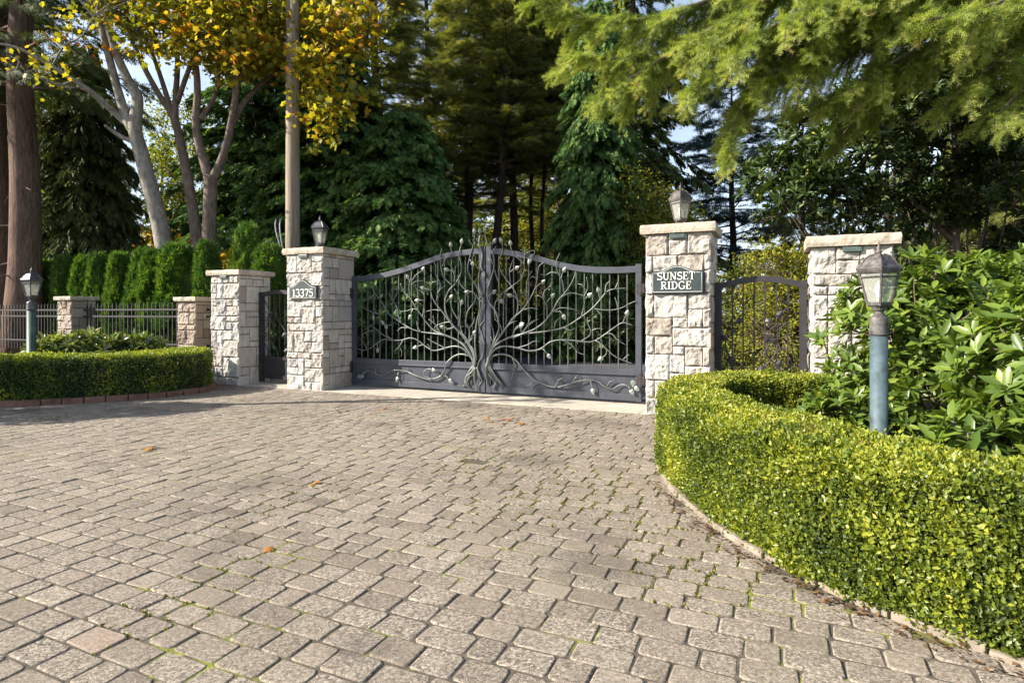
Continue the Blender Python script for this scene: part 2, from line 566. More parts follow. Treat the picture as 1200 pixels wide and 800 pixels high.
def scatter_arr(tmpl, pos, d, n, L, W):
    tv, tf = tmpl
    d = nrm(d)
    s = nrm(np.cross(n, d))
    n2 = np.cross(d, s)
    L = np.broadcast_to(L, (len(pos),)); W = np.broadcast_to(W, (len(pos),))
    V = (pos[:, None, :] + d[:, None, :] * (tv[None, :, 0:1] * L[:, None, None])
         + s[:, None, :] * (tv[None, :, 1:2] * W[:, None, None]) + n2[:, None, :] * (tv[None, :, 2:3] * L[:, None, None]))
    k = len(tv)
    Fc = tf[None, :, :] + (np.arange(len(pos)) * k)[:, None, None]
    return V.reshape(-1, 3), Fc.reshape(-1, tf.shape[1]), k


def scatter(name, tmpl, pos, d, n, L, W, tint, mat, parent=None):
    V, Fc, k = scatter_arr(tmpl, pos, d, n, L, W)
    me = arr_mesh(name, V, Fc, np.repeat(np.clip(tint, 0, 1), k))
    return link(name, me, mat, parent)


def rand_dir(n):
    return nrm(rng.normal(size=(n, 3)))


def fbm_np(p, sc, seed=0.0):
    return np.array([noise.fractal(Vector((a[0] * sc + seed, a[1] * sc, a[2] * sc)), 1.0, 2.0, 3) for a in p])
# ================================================================== SETTING
def poly_mesh(name, pts, z, mat, kind='structure', parent=None):
    bm = bmesh.new()
    vs = [bm.verts.new((p[0], p[1], z if len(p) < 3 else p[2])) for p in pts]
    f = bm.faces.new(vs)
    if f.normal.z < 0: f.normal_flip()
    me = bpy.data.meshes.new(name)
    bm.to_mesh(me); bm.free()
    o = link(name, me, mat, parent)
    if kind: o['kind'] = kind
    return o


def spline2(pts, k=8):
    v, _ = catmull([Vector((p[0], p[1], 0)) for p in pts], [1] * len(pts), k)
    return v


def offset_path(path, d):
    """shift a 2-D path sideways; positive = to the left of its direction"""
    out = []
    for i, p in enumerate(path):
        t = (path[min(i + 1, len(path) - 1)] - path[max(i - 1, 0)]).normalized()
        out.append(p + Vector((-t.y, t.x, 0)) * d)
    return out


# outer (drive-side) foot lines of the two clipped hedges
RH_OUT = spline2([(3.2, 1.0), (2.35, 1.42), (1.78, 1.95), (1.50, 2.28), (1.30, 2.70), (1.16, 3.20), (1.10, 3.85), (1.16, 4.55), (1.34, 5.15), (1.72, 5.62), (2.3, 5.82), (2.9, 5.72), (3.5, 5.4)])
LH_OUT = spline2([(-12.4, 3.6), (-10.9, 4.6), (-9.4, 5.85), (-8.0, 6.85), (-6.54, 7.50), (-5.55, 7.85), (-4.95, 8.35), (-4.72, 8.85), (-4.82, 9.3), (-5.02, 9.62)])
RH_MID = offset_path(RH_OUT, -0.25)      # path runs away from the camera: bed lies on its right
LH_MID = offset_path(LH_OUT, 0.33)
RBED = [(p.x, p.y) for p in offset_path(RH_OUT, 0.03)] + [(4.2, 5.4), (9, 3.2), (9, 0.2), (4, 0.2)]
LBED = [(p.x, p.y) for p in offset_path(LH_OUT, -0.06)] + [(-5.4, 10.0), (-14, 14.0), (-15, 9)]


def inside(poly, X, Y):
    res = np.zeros(X.shape, bool)
    j = len(poly) - 1
    for i in range(len(poly)):
        xi, yi = poly[i]; xj, yj = poly[j]
        c = ((yi > Y) != (yj > Y)) & (X < (xj - xi) * (Y - yi) / (yj - yi + 1e-12) + xi)
        res ^= c
        j = i
    return res


# ground to the horizon
poly_mesh('ground', [(-300, -60), (300, -60), (300, 500), (-300, 500)], -0.03, M['ground'])
LPC = Vector((-2.89, 8.93, 0)); RPC = Vector((1.57, 6.85, 0))        # inner front corners of the two main pillars
thr0 = LPC - U * 2.6 + B * 0.02
FRONT = LPC + U * 0.0 - B * 0.02
# drive bed (joint sand) in front of the threshold
a0 = FRONT - U * 14; a1 = FRONT + U * 9
poly_mesh('driveway_bed', [(a0.x, a0.y), (a1.x, a1.y), (12, -6), (-20, -6), (-20, 14)], 0.0085, M['joint'])
# pale concrete threshold strip under the gates
t0 = LPC - U * 1.9 - B * 0.02; t1 = RPC + U * 2.6 - B * 0.02
th = MB()
segs = 7
L = (t1 - t0).length
for i in range(segs):
    p = t0 + U * (L * i / segs + 0.004); q = t0 + U * (L * (i + 1) / segs - 0.004)
    vs = []
    for z in (-0.02, 0.018):
        for r in (p, q, q + B * 0.95, p + B * 0.95):
            vs.append((r.x, r.y, z))
    th.add(vs, [(3, 2, 1, 0), (4, 5, 6, 7), (0, 1, 5, 4), (1, 2, 6, 5), (2, 3, 7, 6), (3, 0, 4, 7)])
o = th.build('concrete_threshold', M['concrete'], bevel=0.004)
o['kind'] = 'structure'
# the drive beyond the gate
d0 = LPC + B * 0.93 - U * .2; d1 = RPC + B * 0.93 + U * .2
pts = [(d0.x, d0.y), (d1.x, d1.y)]
for i in range(1, 9):
    p = d1 + B * (i * 3.0) + U * (0.03 * i * i)
    pts.append((p.x, p.y))
for i in range(8, 0, -1):
    p = d0 + B * (i * 3.0) + U * (0.03 * i * i)
    pts.append((p.x, p.y))
poly_mesh('driveway_beyond', pts, 0.004, M['asphalt'])


def build_pavers():
    e1 = np.array([U.x, U.y]); e2 = -np.array([B.x, B.y])
    o = np.array([FRONT.x, FRONT.y])
    cs = []; hs = []
    r = 0.0
    while r < 12.5:
        pitch = 0.128 + rng.normal() * 0.004
        s = -13 + rng.uniform(0, .2)
        while s < 9.5:
            w = rng.choice([0.128, 0.165, 0.19, 0.19, 0.21]) + rng.normal() * 0.004
            cs.append((s + w / 2, r + pitch / 2)); hs.append((w / 2, pitch / 2))
            s += w
        r += pitch
    cs = np.array(cs); hs = np.array(hs)
    W = o[None] + cs[:, :1] * e1 + cs[:, 1:] * e2
    X, Y = W[:, 0], W[:, 1]
    keep = (Y > -0.6) & (np.abs(X) < np.maximum(Y, 0) * 1.0 + 2.2) & ~inside(RBED, X, Y) & ~inside(LBED, X, Y)
    cs, hs, W = cs[keep], hs[keep], W[keep]
    n = len(cs)
    # outline: 8 points with tumbled corners
    gap = 0.0016 + np.abs(rng.normal(size=(n, 1))) * 0.0014
    hw = hs - gap
    cut = 0.007 + rng.uniform(0, .010, size=(n, 8))
    sg = np.array([(-1, -1), (1, -1), (1, 1), (-1, 1)])
    out = np.zeros((n, 8, 2))
    for k in range(4):
        cx = sg[k, 0] * hw[:, 0]; cy = sg[k, 1] * hw[:, 1]
        ax = np.stack([cx - sg[k, 0] * cut[:, 2 * k], cy], 1)
        ay = np.stack([cx, cy - sg[k, 1] * cut[:, 2 * k + 1]], 1)
        pair = (ay, ax) if k in (0, 2) else (ax, ay)
        out[:, 2 * k] = pair[0]; out[:, 2 * k + 1] = pair[1]
    out += rng.normal(size=out.shape) * 0.0015
    rot = rng.normal(size=n) * 0.007
    c_, s_ = np.cos(rot)[:, None], np.sin(rot)[:, None]

    def place(q, z):
        x = q[..., 0] * c_ - q[..., 1] * s_; y = q[..., 0] * s_ + q[..., 1] * c_
        g = W[:, None, :] + x[..., None] * e1 + y[..., None] * e2
        return np.concatenate([g, z[..., None]], -1)
    h = 0.013 + rng.normal(size=n) * 0.0014
    tilt = rng.normal(size=(n, 2)) * 0.007
    def zz(q, b): return (h + b)[:, None] + q[..., 0] * tilt[:, :1] + q[..., 1] * tilt[:, 1:]
    ins = 1 - 0.0025 / np.maximum(hw, .03)
    ins2 = 1 - 0.0075 / np.maximum(hw, .03)
    R0 = place(out, np.full((n, 8), -0.03))
    q1 = out; R1 = place(q1, zz(q1, -0.008))
    q2 = out * ins[:, None, :]; R2 = place(q2, zz(q2, -0.0025))
    q3 = out * ins2[:, None, :]; R3 = place(q3, zz(q3, 0.0))
    V = np.concatenate([R0, R1, R2, R3], 1)            # n, 32, 3
    f = []
    for b in range(3):
        for k in range(8):
            k2 = (k + 1) % 8
            f.append((b * 8 + k, b * 8 + k2, b * 8 + 8 + k2, b * 8 + 8 + k))
    f += [(24, 25, 26, 27), (24, 27, 28, 31), (28, 29, 30, 31)]
    f = np.array(f)
    Fc = f[None] + (np.arange(n) * 32)[:, None, None]
    tint = np.clip(rng.normal(.44, .22, n), 0, 1)
    worn = np.clip(rng.normal(.52, .17, n), 0, 1)
    me = arr_mesh('paving', V, Fc.reshape(-1, 4), np.repeat(tint, 32), {'worn': np.repeat(worn, 32)}, smooth=True)
    sm = np.ones((n, 27), bool); sm[:, 24:] = False
    me.polygons.foreach_set('use_smooth', sm.ravel())
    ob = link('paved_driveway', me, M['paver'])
    ob['kind'] = 'structure'
    return cs, hs, W


PAV = build_pavers()

# soil of the planting beds (gently raised)
def bed(name, outline, centre_h, foot, mat):
    vs = []; fs = []
    cx = sum(p[0] for p in outline) / len(outline); cy = sum(p[1] for p in outline) / len(outline)
    m = len(outline)
    rings = [(1, foot), (.85, foot + .6 * (centre_h - foot)), (.6, centre_h), (.3, centre_h)]
    for k, h in rings:
        for x, y in outline:
            vs.append((cx + (x - cx) * k, cy + (y - cy) * k, h))
    vs.append((cx, cy, centre_h))
    for r in range(len(rings) - 1):
        for i in range(m):
            j = (i + 1) % m
            fs.append((r * m + i, r * m + j, (r + 1) * m + j, (r + 1) * m + i))
    for i in range(m):
        fs.append(((len(rings) - 1) * m + i, (len(rings) - 1) * m + (i + 1) % m, len(vs) - 1))
    b = MB(); b.add(vs, fs)
    o = b.build(name, mat, smooth=True)
    o['kind'] = 'structure'


bed('soil_bed', [(p.x, p.y) for p in offset_path(RH_OUT, -0.06)] + [(4.6, 5.2), (8, 4.2), (8, 0.6), (4.2, .6)], 0.16, 0.03, M['soil'])
bed('soil_bed', [(p.x, p.y) for p in offset_path(LH_OUT, 0.08)] + [(-5.6, 10.2), (-9, 12.2), (-13.8, 14.2), (-15, 9)], 0.34, 0.03, M['soil'])
# ground behind the fence and pillars is a little higher
poly_mesh('garden_ground', [(-5.2, 10.5), (-9, 12.3), (-30, 22), (-30, 60), (3, 60), (-3.2, 11.2)], 0.03, M['ground'])


# ---------------- edging stones along the hedges
def edging(name, path, mat, label, cat, ln, w, h, gap=0.008):
    mb = MB()
    acc = 0.0; cur = [path[0]]
    dense, _ = catmull(path, [1] * len(path), 4)
    last = dense[0]
    start = dense[0]
    for p in dense[1:]:
        acc += (p - last).length; last = p
        if acc >= ln:
            d = (p - start).normalized(); nn = Vector((-d.y, d.x, 0))
            a = start + d * gap * .5; b = p - d * gap * .5
            hh = h + random.uniform(-.008, .008)
            ww = w * random.uniform(.9, 1.05)
            sh = nn * random.uniform(-.006, .006)
            vs = []
            for z in (-0.02, hh):
                for q in (a - nn * ww / 2, b - nn * ww / 2, b + nn * ww / 2, a + nn * ww / 2):
                    vs.append((q.x + sh.x, q.y + sh.y, z))
            mb.add(vs, [(3, 2, 1, 0), (4, 5, 6, 7), (0, 1, 5, 4), (1, 2, 6, 5), (2, 3, 7, 6), (3, 0, 4, 7)])
            start = p; acc = 0
    o = mb.build(name, mat, bevel=0.007)
    tag(o, label, cat)
    return o


edging('stone_edging', offset_path(RH_OUT, 0.01), M['edging'], 'curved row of pale stone edging along the foot of the yellow-green hedge', 'edging', 0.30, 0.055, 0.042)
edging('brick_edging', offset_path(LH_OUT, -0.05), M['brick'], 'low dark red brick edging at the foot of the shaded dark green hedge', 'edging', 0.22, 0.12, 0.085)


# ================================================================== STONE PILLARS
def ashlar(w, h, seed, colw=0.072):
    r = random.Random(seed)
    nc = max(4, round(w / colw)); cw = w / nc
    zs = [0.0]
    while zs[-1] < h - 0.17:
        zs.append(zs[-1] + r.choice([.095, .12, .14, .165]))
    zs.append(h)
    nr = len(zs) - 1
    occ = [[False] * nc for _ in range(nr)]
    out = []
    for j in range(nr):
        i = 0
        while i < nc:
            if occ[j][i]: i += 1; continue
            free = 0
            while i + free < nc and not occ[j][i + free]: free += 1
            ww = min(free, r.choice([2, 2, 3, 3, 4, 5]))
            if free - ww == 1: ww = free if free <= 5 else ww - 1
            hh = 2 if (j + 1 < nr and r.random() < .38 and not any(occ[j + 1][i:i + ww])) else 1
            for a in range(hh):
                for b in range(ww): occ[j + a][i + b] = True
            out.append((i * cw, (i + ww) * cw, zs[j], zs[j + hh]))
            i += ww
    return out


def stone_face(mb, rects, o, u, n, w, h, amp, base, seed, res=0.014):
    r = random.Random(seed)
    o, u, n = Vector(o), Vector(u), Vector(n)
    z = Vector((0, 0, 1))
    for a, b, c, d in rects:
        g = 0.0055
        a2 = a if a < 1e-4 else a + g; b2 = b if b > w - 1e-4 else b - g
        c2 = c + g; d2 = d - g
        nx = max(4, int((b2 - a2) / res)); ny = max(4, int((d2 - c2) / res))
        tint = min(1, max(0, r.gauss(.5, .26)))
        off = Vector((r.uniform(-90, 90), r.uniform(-90, 90), r.uniform(-90, 90)))
        tx, ty = r.uniform(-.10, .10), r.uniform(-.12, .08)
        vs = []; fs = []
        xs = [a2 + (b2 - a2) * i / nx for i in range(nx + 1)]
        ys = [c2 + (d2 - c2) * j / ny for j in range(ny + 1)]
        hgt = r.uniform(.7, 1.3)
        for j, y in enumerate(ys):
            for i, x in enumerate(xs):
                e = min(x - a2, b2 - x, y - c2, d2 - y)
                k = min(1, e / 0.013); k = k * (2 - k)
                q = Vector((x * 11, y * 11, 0)) + off
                nz = noise.noise(q * .75) * .9 + noise.noise(q * 2.1) * .5 + noise.noise(q * 5.5) * .22
                rid = abs(noise.noise(Vector((x * 9 + y * 6, y * 4 - x * 2, 3)) + off))
                dis = k * (base * hgt + amp * (nz * .8 - rid * .9) + amp * (tx * (x - (a + b) / 2) / .1 + ty * (y - (c + d) / 2) / .1) * 2)
                dis += (1 - k) * noise.noise(q * 4) * .003
                dis = max(dis, -.006)
                wob = noise.noise(q * 2.3 + Vector((9, 9, 9))) * .004 * (1 - k)
                vs.append(o + u * (x + (wob if 1e-4 < x < w - 1e-4 else 0)) + z * (y + wob * .8) + n * dis)
        for j in range(ny):
            for i in range(nx):
                k = j * (nx + 1) + i
                fs.append((k, k + 1, k + nx + 2, k + nx + 1))
        # returns into the joint
        ring = [i for i in range(nx + 1)] + [(j) * (nx + 1) + nx for j in range(1, ny + 1)] + [ny * (nx + 1) + i for i in range(nx - 1, -1, -1)] + [j * (nx + 1) for j in range(ny - 1, 0, -1)]
        m = len(vs)
        for k in ring: vs.append(vs[k] - n * .03)
        L_ = len(ring)
        for i in range(L_):
            j = (i + 1) % L_
            fs.append((ring[j], ring[i], m + i, m + j))
        mb.add(vs, fs, tint)


def cap_mesh(name, w, over, z0, z1, parent, seed, res=0.035):
    hw = w / 2 + over
    bm = bmesh.new()
    nx = int(2 * hw / res)
    bmesh.ops.create_grid(bm, x_segments=nx, y_segments=nx, size=hw)
    ext = bmesh.ops.extrude_face_region(bm, geom=list(bm.faces))
    for v in [g for g in ext['geom'] if isinstance(g, bmesh.types.BMVert)]:
        v.co.z = z1 - z0
    bmesh.ops.recalc_face_normals(bm, faces=list(bm.faces))
    side = [e for e in bm.edges if abs(e.verts[0].co.z - e.verts[1].co.z) > .01]
    bmesh.ops.subdivide_edges(bm, edges=side, cuts=2)
    off = Vector((seed * 3.7, seed * 1.9, seed))
    for v in bm.verts:
        p = v.co.copy()
        s = noise.noise(p * 9 + off) * .008 + noise.noise(p * 26 + off) * .005
        m = max(abs(p.x), abs(p.y))
        if m > hw - 1e-4:
            mid = 1 - abs(p.z / (z1 - z0) - .5) * 2
            v.co.x += (p.x / hw) * (s + .010 * mid - .004); v.co.y += (p.y / hw) * (s + .010 * mid - .004)
        v.co.z += s * (.5 if p.z > .02 else .2) + z0
    me = bpy.data.meshes.new(name)
    bm.to_mesh(me); bm.free()
    return link(name, me, M['cap'], parent)


def pillar(corner, side, w, H, capt, over, label, seed, mat='stone', front_rects=None, name='stone_pillar', light=True):
    """corner: known front corner; side: +1 if that corner is the right-hand front corner, -1 for the left-hand one"""
    c = corner - U * (side * w / 2) + B * (w / 2)
    root = thing(name, c, ROT, label, 'pillar')
    h = H - capt
    mb = MB(); k = w / 2
    faces = [((-k, -k, 0), (1, 0, 0), (0, -1, 0), .031, .020, front_rects), ((k, -k, 0), (0, 1, 0), (1, 0, 0), .006, .009, None),
             ((-k, k, 0), (0, -1, 0), (-1, 0, 0), .012, .016, None), ((k, k, 0), (-1, 0, 0), (0, 1, 0), .012, .016, None)]
    for i, (o, u, n, amp, base, rc) in enumerate(faces):
        stone_face(mb, rc or ashlar(w, h, seed * 10 + i), o, u, n, w, h, amp, base, seed * 7 + i, .014 if i < 2 else .04)
    sh = mb.build('shaft', M[mat], root, smooth=False, attrs=True)
    sh.data.update()
    core = MB(); q = k - .012
    core.box(-q, q, -q, q, 0.0, h - .002)
    core.build('mortar', M['mortar'], sh)
    cap_mesh('cap', w, over, h, H, root, seed)
    if light:
        d = MB(); d.box(-.085, .085, -k - .045, -k + .02, h - .062, h - .012)
        d.build('downlight', M['downlight'], root, bevel=.006)
    return root, c


RP_PX = [(62, 135, 218, 283), (135, 195, 237, 283), (135, 195, 218, 237), (195, 267, 218, 283), (62, 85, 283, 335), (85, 165, 283, 335), (165, 247, 283, 335), (247, 267, 283, 330),
         (62, 88, 335, 400), (88, 247, 335, 397), (247, 267, 330, 397), (62, 88, 400, 468), (88, 197, 397, 468), (197, 267, 397, 442), (197, 242, 442, 498), (242, 267, 442, 498),
         (62, 148, 468, 523), (148, 197, 468, 498), (148, 267, 498, 553), (62, 90, 523, 578), (90, 148, 523, 578), (148, 187, 553, 578), (187, 242, 553, 610), (242, 267, 553, 610),
         (62, 138, 578, 656), (138, 187, 578, 632), (138, 187, 632, 656), (187, 267, 610, 656), (62, 90, 656, 710), (90, 190, 656, 710), (190, 267, 656, 710),
         (62, 120, 710, 765), (120, 200, 710, 765), (200, 267, 710, 765)]
RPH = 2.12
rp_rects = [((a - 62) / 205 * .72, (b - 62) / 205 * .72, RPH - (d - 218) / 547 * RPH, RPH - (c - 218) / 547 * RPH) for a, b, c, d in RP_PX]
LP, LPc = pillar(LPC, 1, 0.72, 2.215, 0.095, 0.055, 'tall stone pillar carrying the 13375 house number plaque and a lantern', 3)
RP, RPc = pillar(RPC, -1, 0.72, 2.225, 0.105, 0.06, 'tall pale stone pillar carrying the Sunset Ridge plaque and a lantern', 5, front_rects=rp_rects)
P2, P2c = pillar(Vector((-4.49, 9.61, 0)), 1, 0.65, 1.92, 0.085, 0.055, 'medium stone pillar without a lantern between the dark hedge end and the narrow gate', 8)
SP, SPc = pillar(Vector((3.15, 6.13, 0)), -1, 0.72, 2.0, 0.11, 0.06, 'stone pillar partly covered by the big-leaved shrub beside the arched garden gate', 13)
FP1c = Vector((-5.70, 10.62, 0)); FP2c = Vector((-8.93, 12.0, 0))
FP1, _ = pillar(FP1c + U * .23 - B * .23, 1, 0.46, 1.49, 0.075, 0.05, 'short brown fieldstone fence pillar standing next to the medium stone pillar', 21, 'fence_stone', light=False)
FP2, _ = pillar(FP2c + U * .23 - B * .23, 1, 0.46, 1.54, 0.075, 0.05, 'short brown fieldstone fence pillar beside the green lamp post', 22, 'fence_stone', light=False)


# ================================================================== LANTERNS
def lantern(root, z0, k, mat, neck=False):
    """lantern body on top of z0, k = size factor (1 = 0.54 m high)"""
    q = math.sqrt(2)
    def lz(z): return z0 + z * k
    base = MB()
    if not neck:
        base.lathe([(.07 * k, lz(0)), (.07 * k, lz(.008)), (.05 * k, lz(.016)), (.022 * k, lz(.03)), (.018 * k, lz(.085))], 16)
        for i in range(4):
            a = R(90 * i)
            p = [(.02, .03), (.042, .022), (.062, .03), (.068, .055), (.054, .075), (.048, .10)]
            base.tube([(r * k * math.cos(a), r * k * math.sin(a), lz(z)) for r, z in p], .0075 * k, 6, 4)
    else:
        base.lathe([(.028 * k, lz(.0)), (.03 * k, lz(.045)), (.042 * k, lz(.055)), (.046 * k, lz(.075)), (.056 * k, lz(.10))], 16)
    base.build('base', mat, root, smooth=False)
    fr = MB()
    b0, b1, zb, zt = .050, .086, .10, .325
    fr.lathe([(b0 * q * k * .9, lz(zb - .022)), (b0 * q * k * 1.08, lz(zb - .012)), (b0 * q * k * 1.1, lz(zb + .008)), (b0 * q * k * .9, lz(zb + .014))], 4, R(45))
    fr.lathe([(b1 * q * k * .93, lz(zt - .012)), (b1 * q * k * 1.04, lz(zt - .01)), (b1 * q * k * 1.13, lz(zt + .006)), (b1 * q * k * 1.16, lz(zt + .018)), (b1 * q * k, lz(zt + .022))], 4, R(45))
    for sx in (-1, 1):
        for sy in (-1, 1):
            fr.tube([(sx * b0 * k, sy * b0 * k, lz(zb)), (sx * b1 * k, sy * b1 * k, lz(zt))], .0085 * k, 6)
    for i in range(4):                       # small trim under the eave
        a = R(90 * i)
        c, s = math.cos(a), math.sin(a)
        w = .076 * k
        fr.tube([(c * .083 * k - s * -w, s * .083 * k + c * -w, lz(zt - .035)), (c * .083 * k - s * w, s * .083 * k + c * w, lz(zt - .035))], .006 * k, 5)
    fr.build('lantern_frame', mat, root)
    for i in range(4):
        a = R(90 * i); c, s = math.cos(a), math.sin(a)
        g = MB()
        def pt(r, t, z): return (c * r - s * t, s * r + c * t, z)
        i0, i1 = b0 * k * .96, b1 * k * .96
        vs = [pt(i0, -i0, lz(zb)), pt(i0, i0, lz(zb)), pt(i1, i1, lz(zt)), pt(i1, -i1, lz(zt)),
              pt(i0 - .003, -i0, lz(zb)), pt(i0 - .003, i0, lz(zb)), pt(i1 - .003, i1, lz(zt)), pt(i1 - .003, -i1, lz(zt))]
        g.add(vs, [(0, 1, 2, 3), (7, 6, 5, 4), (0, 4, 5, 1), (1, 5, 6, 2), (2, 6, 7, 3), (3, 7, 4, 0)])
        g.build('glass_pane', M['glass'], root)
    bl = MB()
    bl.lathe([(.014 * k, lz(.10)), (.014 * k, lz(.15)), (.024 * k, lz(.18)), (.026 * k, lz(.21)), (.016 * k, lz(.245)), (.004 * k, lz(.26))], 12)
    bl.build('bulb', M['bulb'], root, smooth=True)
    rf = MB()
    e = b1 * q * 1.16
    rf.lathe([(e * 1.0 * k, lz(.345)), (e * .95 * k, lz(.356)), (e * .80 * k, lz(.375)), (e * .66 * k, lz(.405)), (e * .48 * k, lz(.432)), (e * .22 * k, lz(.446)), (.012 * k, lz(.45))], 4, R(45))
    for sx in (-1, 1):                       # hip ribs
        for sy in (-1, 1):
            pr = [(e / q, .347), (e * .80 / q, .378), (e * .66 / q, .408), (e * .48 / q, .435), (e * .2 / q, .45)]
            rf.tube([(sx * r * k, sy * r * k, lz(z)) for r, z in pr], .006 * k, 5, 2)
    ro = rf.build('roof', mat, root)
    fn = MB()
    fn.lathe([(.02 * k, lz(.446)), (.014 * k, lz(.46)), (.024 * k, lz(.468)), (.012 * k, lz(.478)), (.018 * k, lz(.49)), (.016 * k, lz(.50)), (.006 * k, lz(.512)), (.002 * k, lz(.545))], 12)
    fn.build('finial', mat, ro, smooth=True)


t = thing('pillar_lantern', LPc + Vector((-.02, 0, 2.217)), R(-8), 'grey four-sided lantern on top of the pillar with the 13375 plaque', 'lantern')
lantern(t, 0, 1.03, M['lantern'])
t = thing('pillar_lantern', RPc + Vector((-.02, 0, 2.227)), R(28), 'weathered grey lantern on top of the pillar with the Sunset Ridge plaque', 'lantern')
lantern(t, 0, 1.0, M['lantern_worn'])


def lamp_post(loc, rz, label, pm, lm, ztop, prad, k, ground):
    t = thing('lamp_post', loc, rz, label, 'lamp post')
    m = MB()
    m.lathe([(prad * 1.5, ground), (prad * 1.5, ground + .03), (prad, ground + .05), (prad, ztop - .14)], 24)
    m.build('post', pm, t, smooth=False).data.polygons.foreach_set('use_smooth', [True] * 0 + [True] * (24 * 3) + [False] * 2)
    c = MB()
    c.lathe([(prad * 1.05, ztop - .142), (prad * 1.09, ztop - .13), (prad * 1.04, ztop - .12), (prad * 1.05, ztop - .03), (prad * 1.0, ztop - .015), (prad * .6, ztop - .006), (prad * .5, ztop + .012)], 24)
    c.build('collar', lm, t, smooth=True)
    lantern(t, ztop - .022, k, lm, True)
    return t


lamp_post(GX(1030, 4.0), R(20), 'blue-grey garden lamp post with a weathered lantern rising behind the yellow-green hedge', M['post_blue'], M['lantern_worn'], 1.19, 0.055, 0.97, 0.12)
lamp_post(GX(37, 8.75), R(-14), 'dark green garden lamp post with a lantern standing behind the shaded dark green hedge', M['post_green'], M['lantern'], 1.385, 0.058, .98, 0.2)


# ================================================================== SIGNS with serif lettering
def arc(cx, cy, rx, ry, a0, a1, n=10):
    return [(cx + rx * math.cos(R(a0 + (a1 - a0) * i / n)), cy + ry * math.sin(R(a0 + (a1 - a0) * i / n))) for i in range(n + 1)]


TH, TN = .17, .085          # thick / thin strokes


def serif(x, y, w=.30): return ([(x - w / 2, y), (x + w / 2, y)], .06)


GLY = {
    'S': (.62, [(arc(.32, .74, .22, .22, 35, 270, 10) + arc(.31, .27, .25, .23, 90, -150, 10)[1:], .135), ([(.53, .74), (.53, .98)], .06), ([(.06, .03), (.06, .28)], .06)]),
    'U': (.80, [([(.19, .97), (.19, .32)], TH), (arc(.41, .32, .22, .27, 180, 360, 10), .12), ([(.63, .32), (.63, .97)], TN), serif(.19, .97, .36), serif(.63, .97, .30)]),
    'N': (.82, [([(.17, .03), (.17, .97)], TN), ([(.15, .97), (.66, .03)], TH), ([(.66, .03), (.66, .97)], TN), serif(.16, .03), serif(.12, .97, .26), serif(.66, .97)]),
    'E': (.68, [([(.20, .03), (.20, .97)], TH), ([(.06, .97), (.60, .97)], .07), ([(.20, .52), (.47, .52)], .07), ([(.06, .03), (.62, .03)], .07), ([(.58, .99), (.58, .74)], .06), ([(.60, .01), (.60, .28)], .06), ([(.46, .40), (.46, .64)], .055)]),
    'T': (.72, [([(.36, .03), (.36, .97)], TH), ([(.04, .97), (.68, .97)], .07), ([(.06, .99), (.06, .72)], .06), ([(.66, .99), (.66, .72)], .06), serif(.36, .03, .36)]),
    'R': (.78, [([(.20, .03), (.20, .97)], TH), ([(.06, .97), (.36, .97)] + arc(.38, .74, .21, .23, 90, -90, 9) + [(.20, .51)], .10), ([(.36, .51), (.64, .03)], .14), serif(.20, .03, .34), serif(.70, .03, .18)]),
    'I': (.40, [([(.20, .03), (.20, .97)], TH), serif(.20, .03, .36), serif(.20, .97, .36)]),
    'D': (.82, [([(.20, .03), (.20, .97)], TH), ([(.06, .97), (.34, .97)] + arc(.34, .5, .36, .47, 90, -90, 12) + [(.06, .03)], .11)]),
    'G': (.80, [(arc(.42, .5, .33, .48, 48, 340, 16), .125), ([(.68, .36), (.68, .06)], .14), ([(.50, .40), (.80, .40)], .06), ([(.64, .72), (.64, .97)], .06)]),
    '1': (.50, [([(.26, .03), (.26, .97)], TH), ([(.26, .96), (.08, .84)], .07), serif(.26, .03, .40)]),
    '3': (.62, [(arc(.28, .75, .22, .22, 150, -90, 11) + arc(.28, .27, .26, .26, 90, -160, 11)[1:], .125)]),
    '7': (.60, [([(.06, .94), (.56, .94)], .12), ([(.54, .94), (.24, .03)], .13), ([(.08, .97), (.08, .74)], .06)]),
    '5': (.62, [([(.54, .95), (.16, .95)], .10), ([(.15, .97), (.13, .54)], .08), (arc(.29, .31, .26, .28, 130, -155, 12), .125)]),
}


def lettering(mb, text, cx, cz, hgt, width, y, depth=.006):
    adv = sum(GLY[c][0] for c in text)
    sx = width / adv
    x = cx - width / 2
    lay = 0
    for ch in text:
        w, strokes = GLY[ch]
        for line, th in strokes:
            lay += 1
            pts = [Vector((x + px * sx, cz + (pz - .5) * hgt)) for px, pz in line]
            t = th * hgt * .5
            yy = y - depth - (lay % 7) * .0004
            L_, R_ = [], []
            for i, p in enumerate(pts):
                d = (pts[min(i + 1, len(pts) - 1)] - pts[max(i - 1, 0)]).normalized()
                nn = Vector((-d.y, d.x))
                L_.append(p + nn * t); R_.append(p - nn * t)
            vs = [(p.x, yy, p.y) for p in L_] + [(p.x, yy, p.y) for p in R_] + [(p.x, y + .002, p.y) for p in L_] + [(p.x, y + .002, p.y) for p in R_]
            m = len(pts); fs = []
            for i in range(m - 1):
                fs += [(i, i + 1, m + i + 1, m + i), (2 * m + i, 2 * m + i + 1, i + 1, i), (m + i, m + i + 1, 3 * m + i + 1, 3 * m + i)]
            fs += [(0, m, 3 * m, 2 * m), (m - 1, 3 * m - 1, 4 * m - 1, 2 * m - 1)]
            mb.add(vs, fs)
        x += w * sx


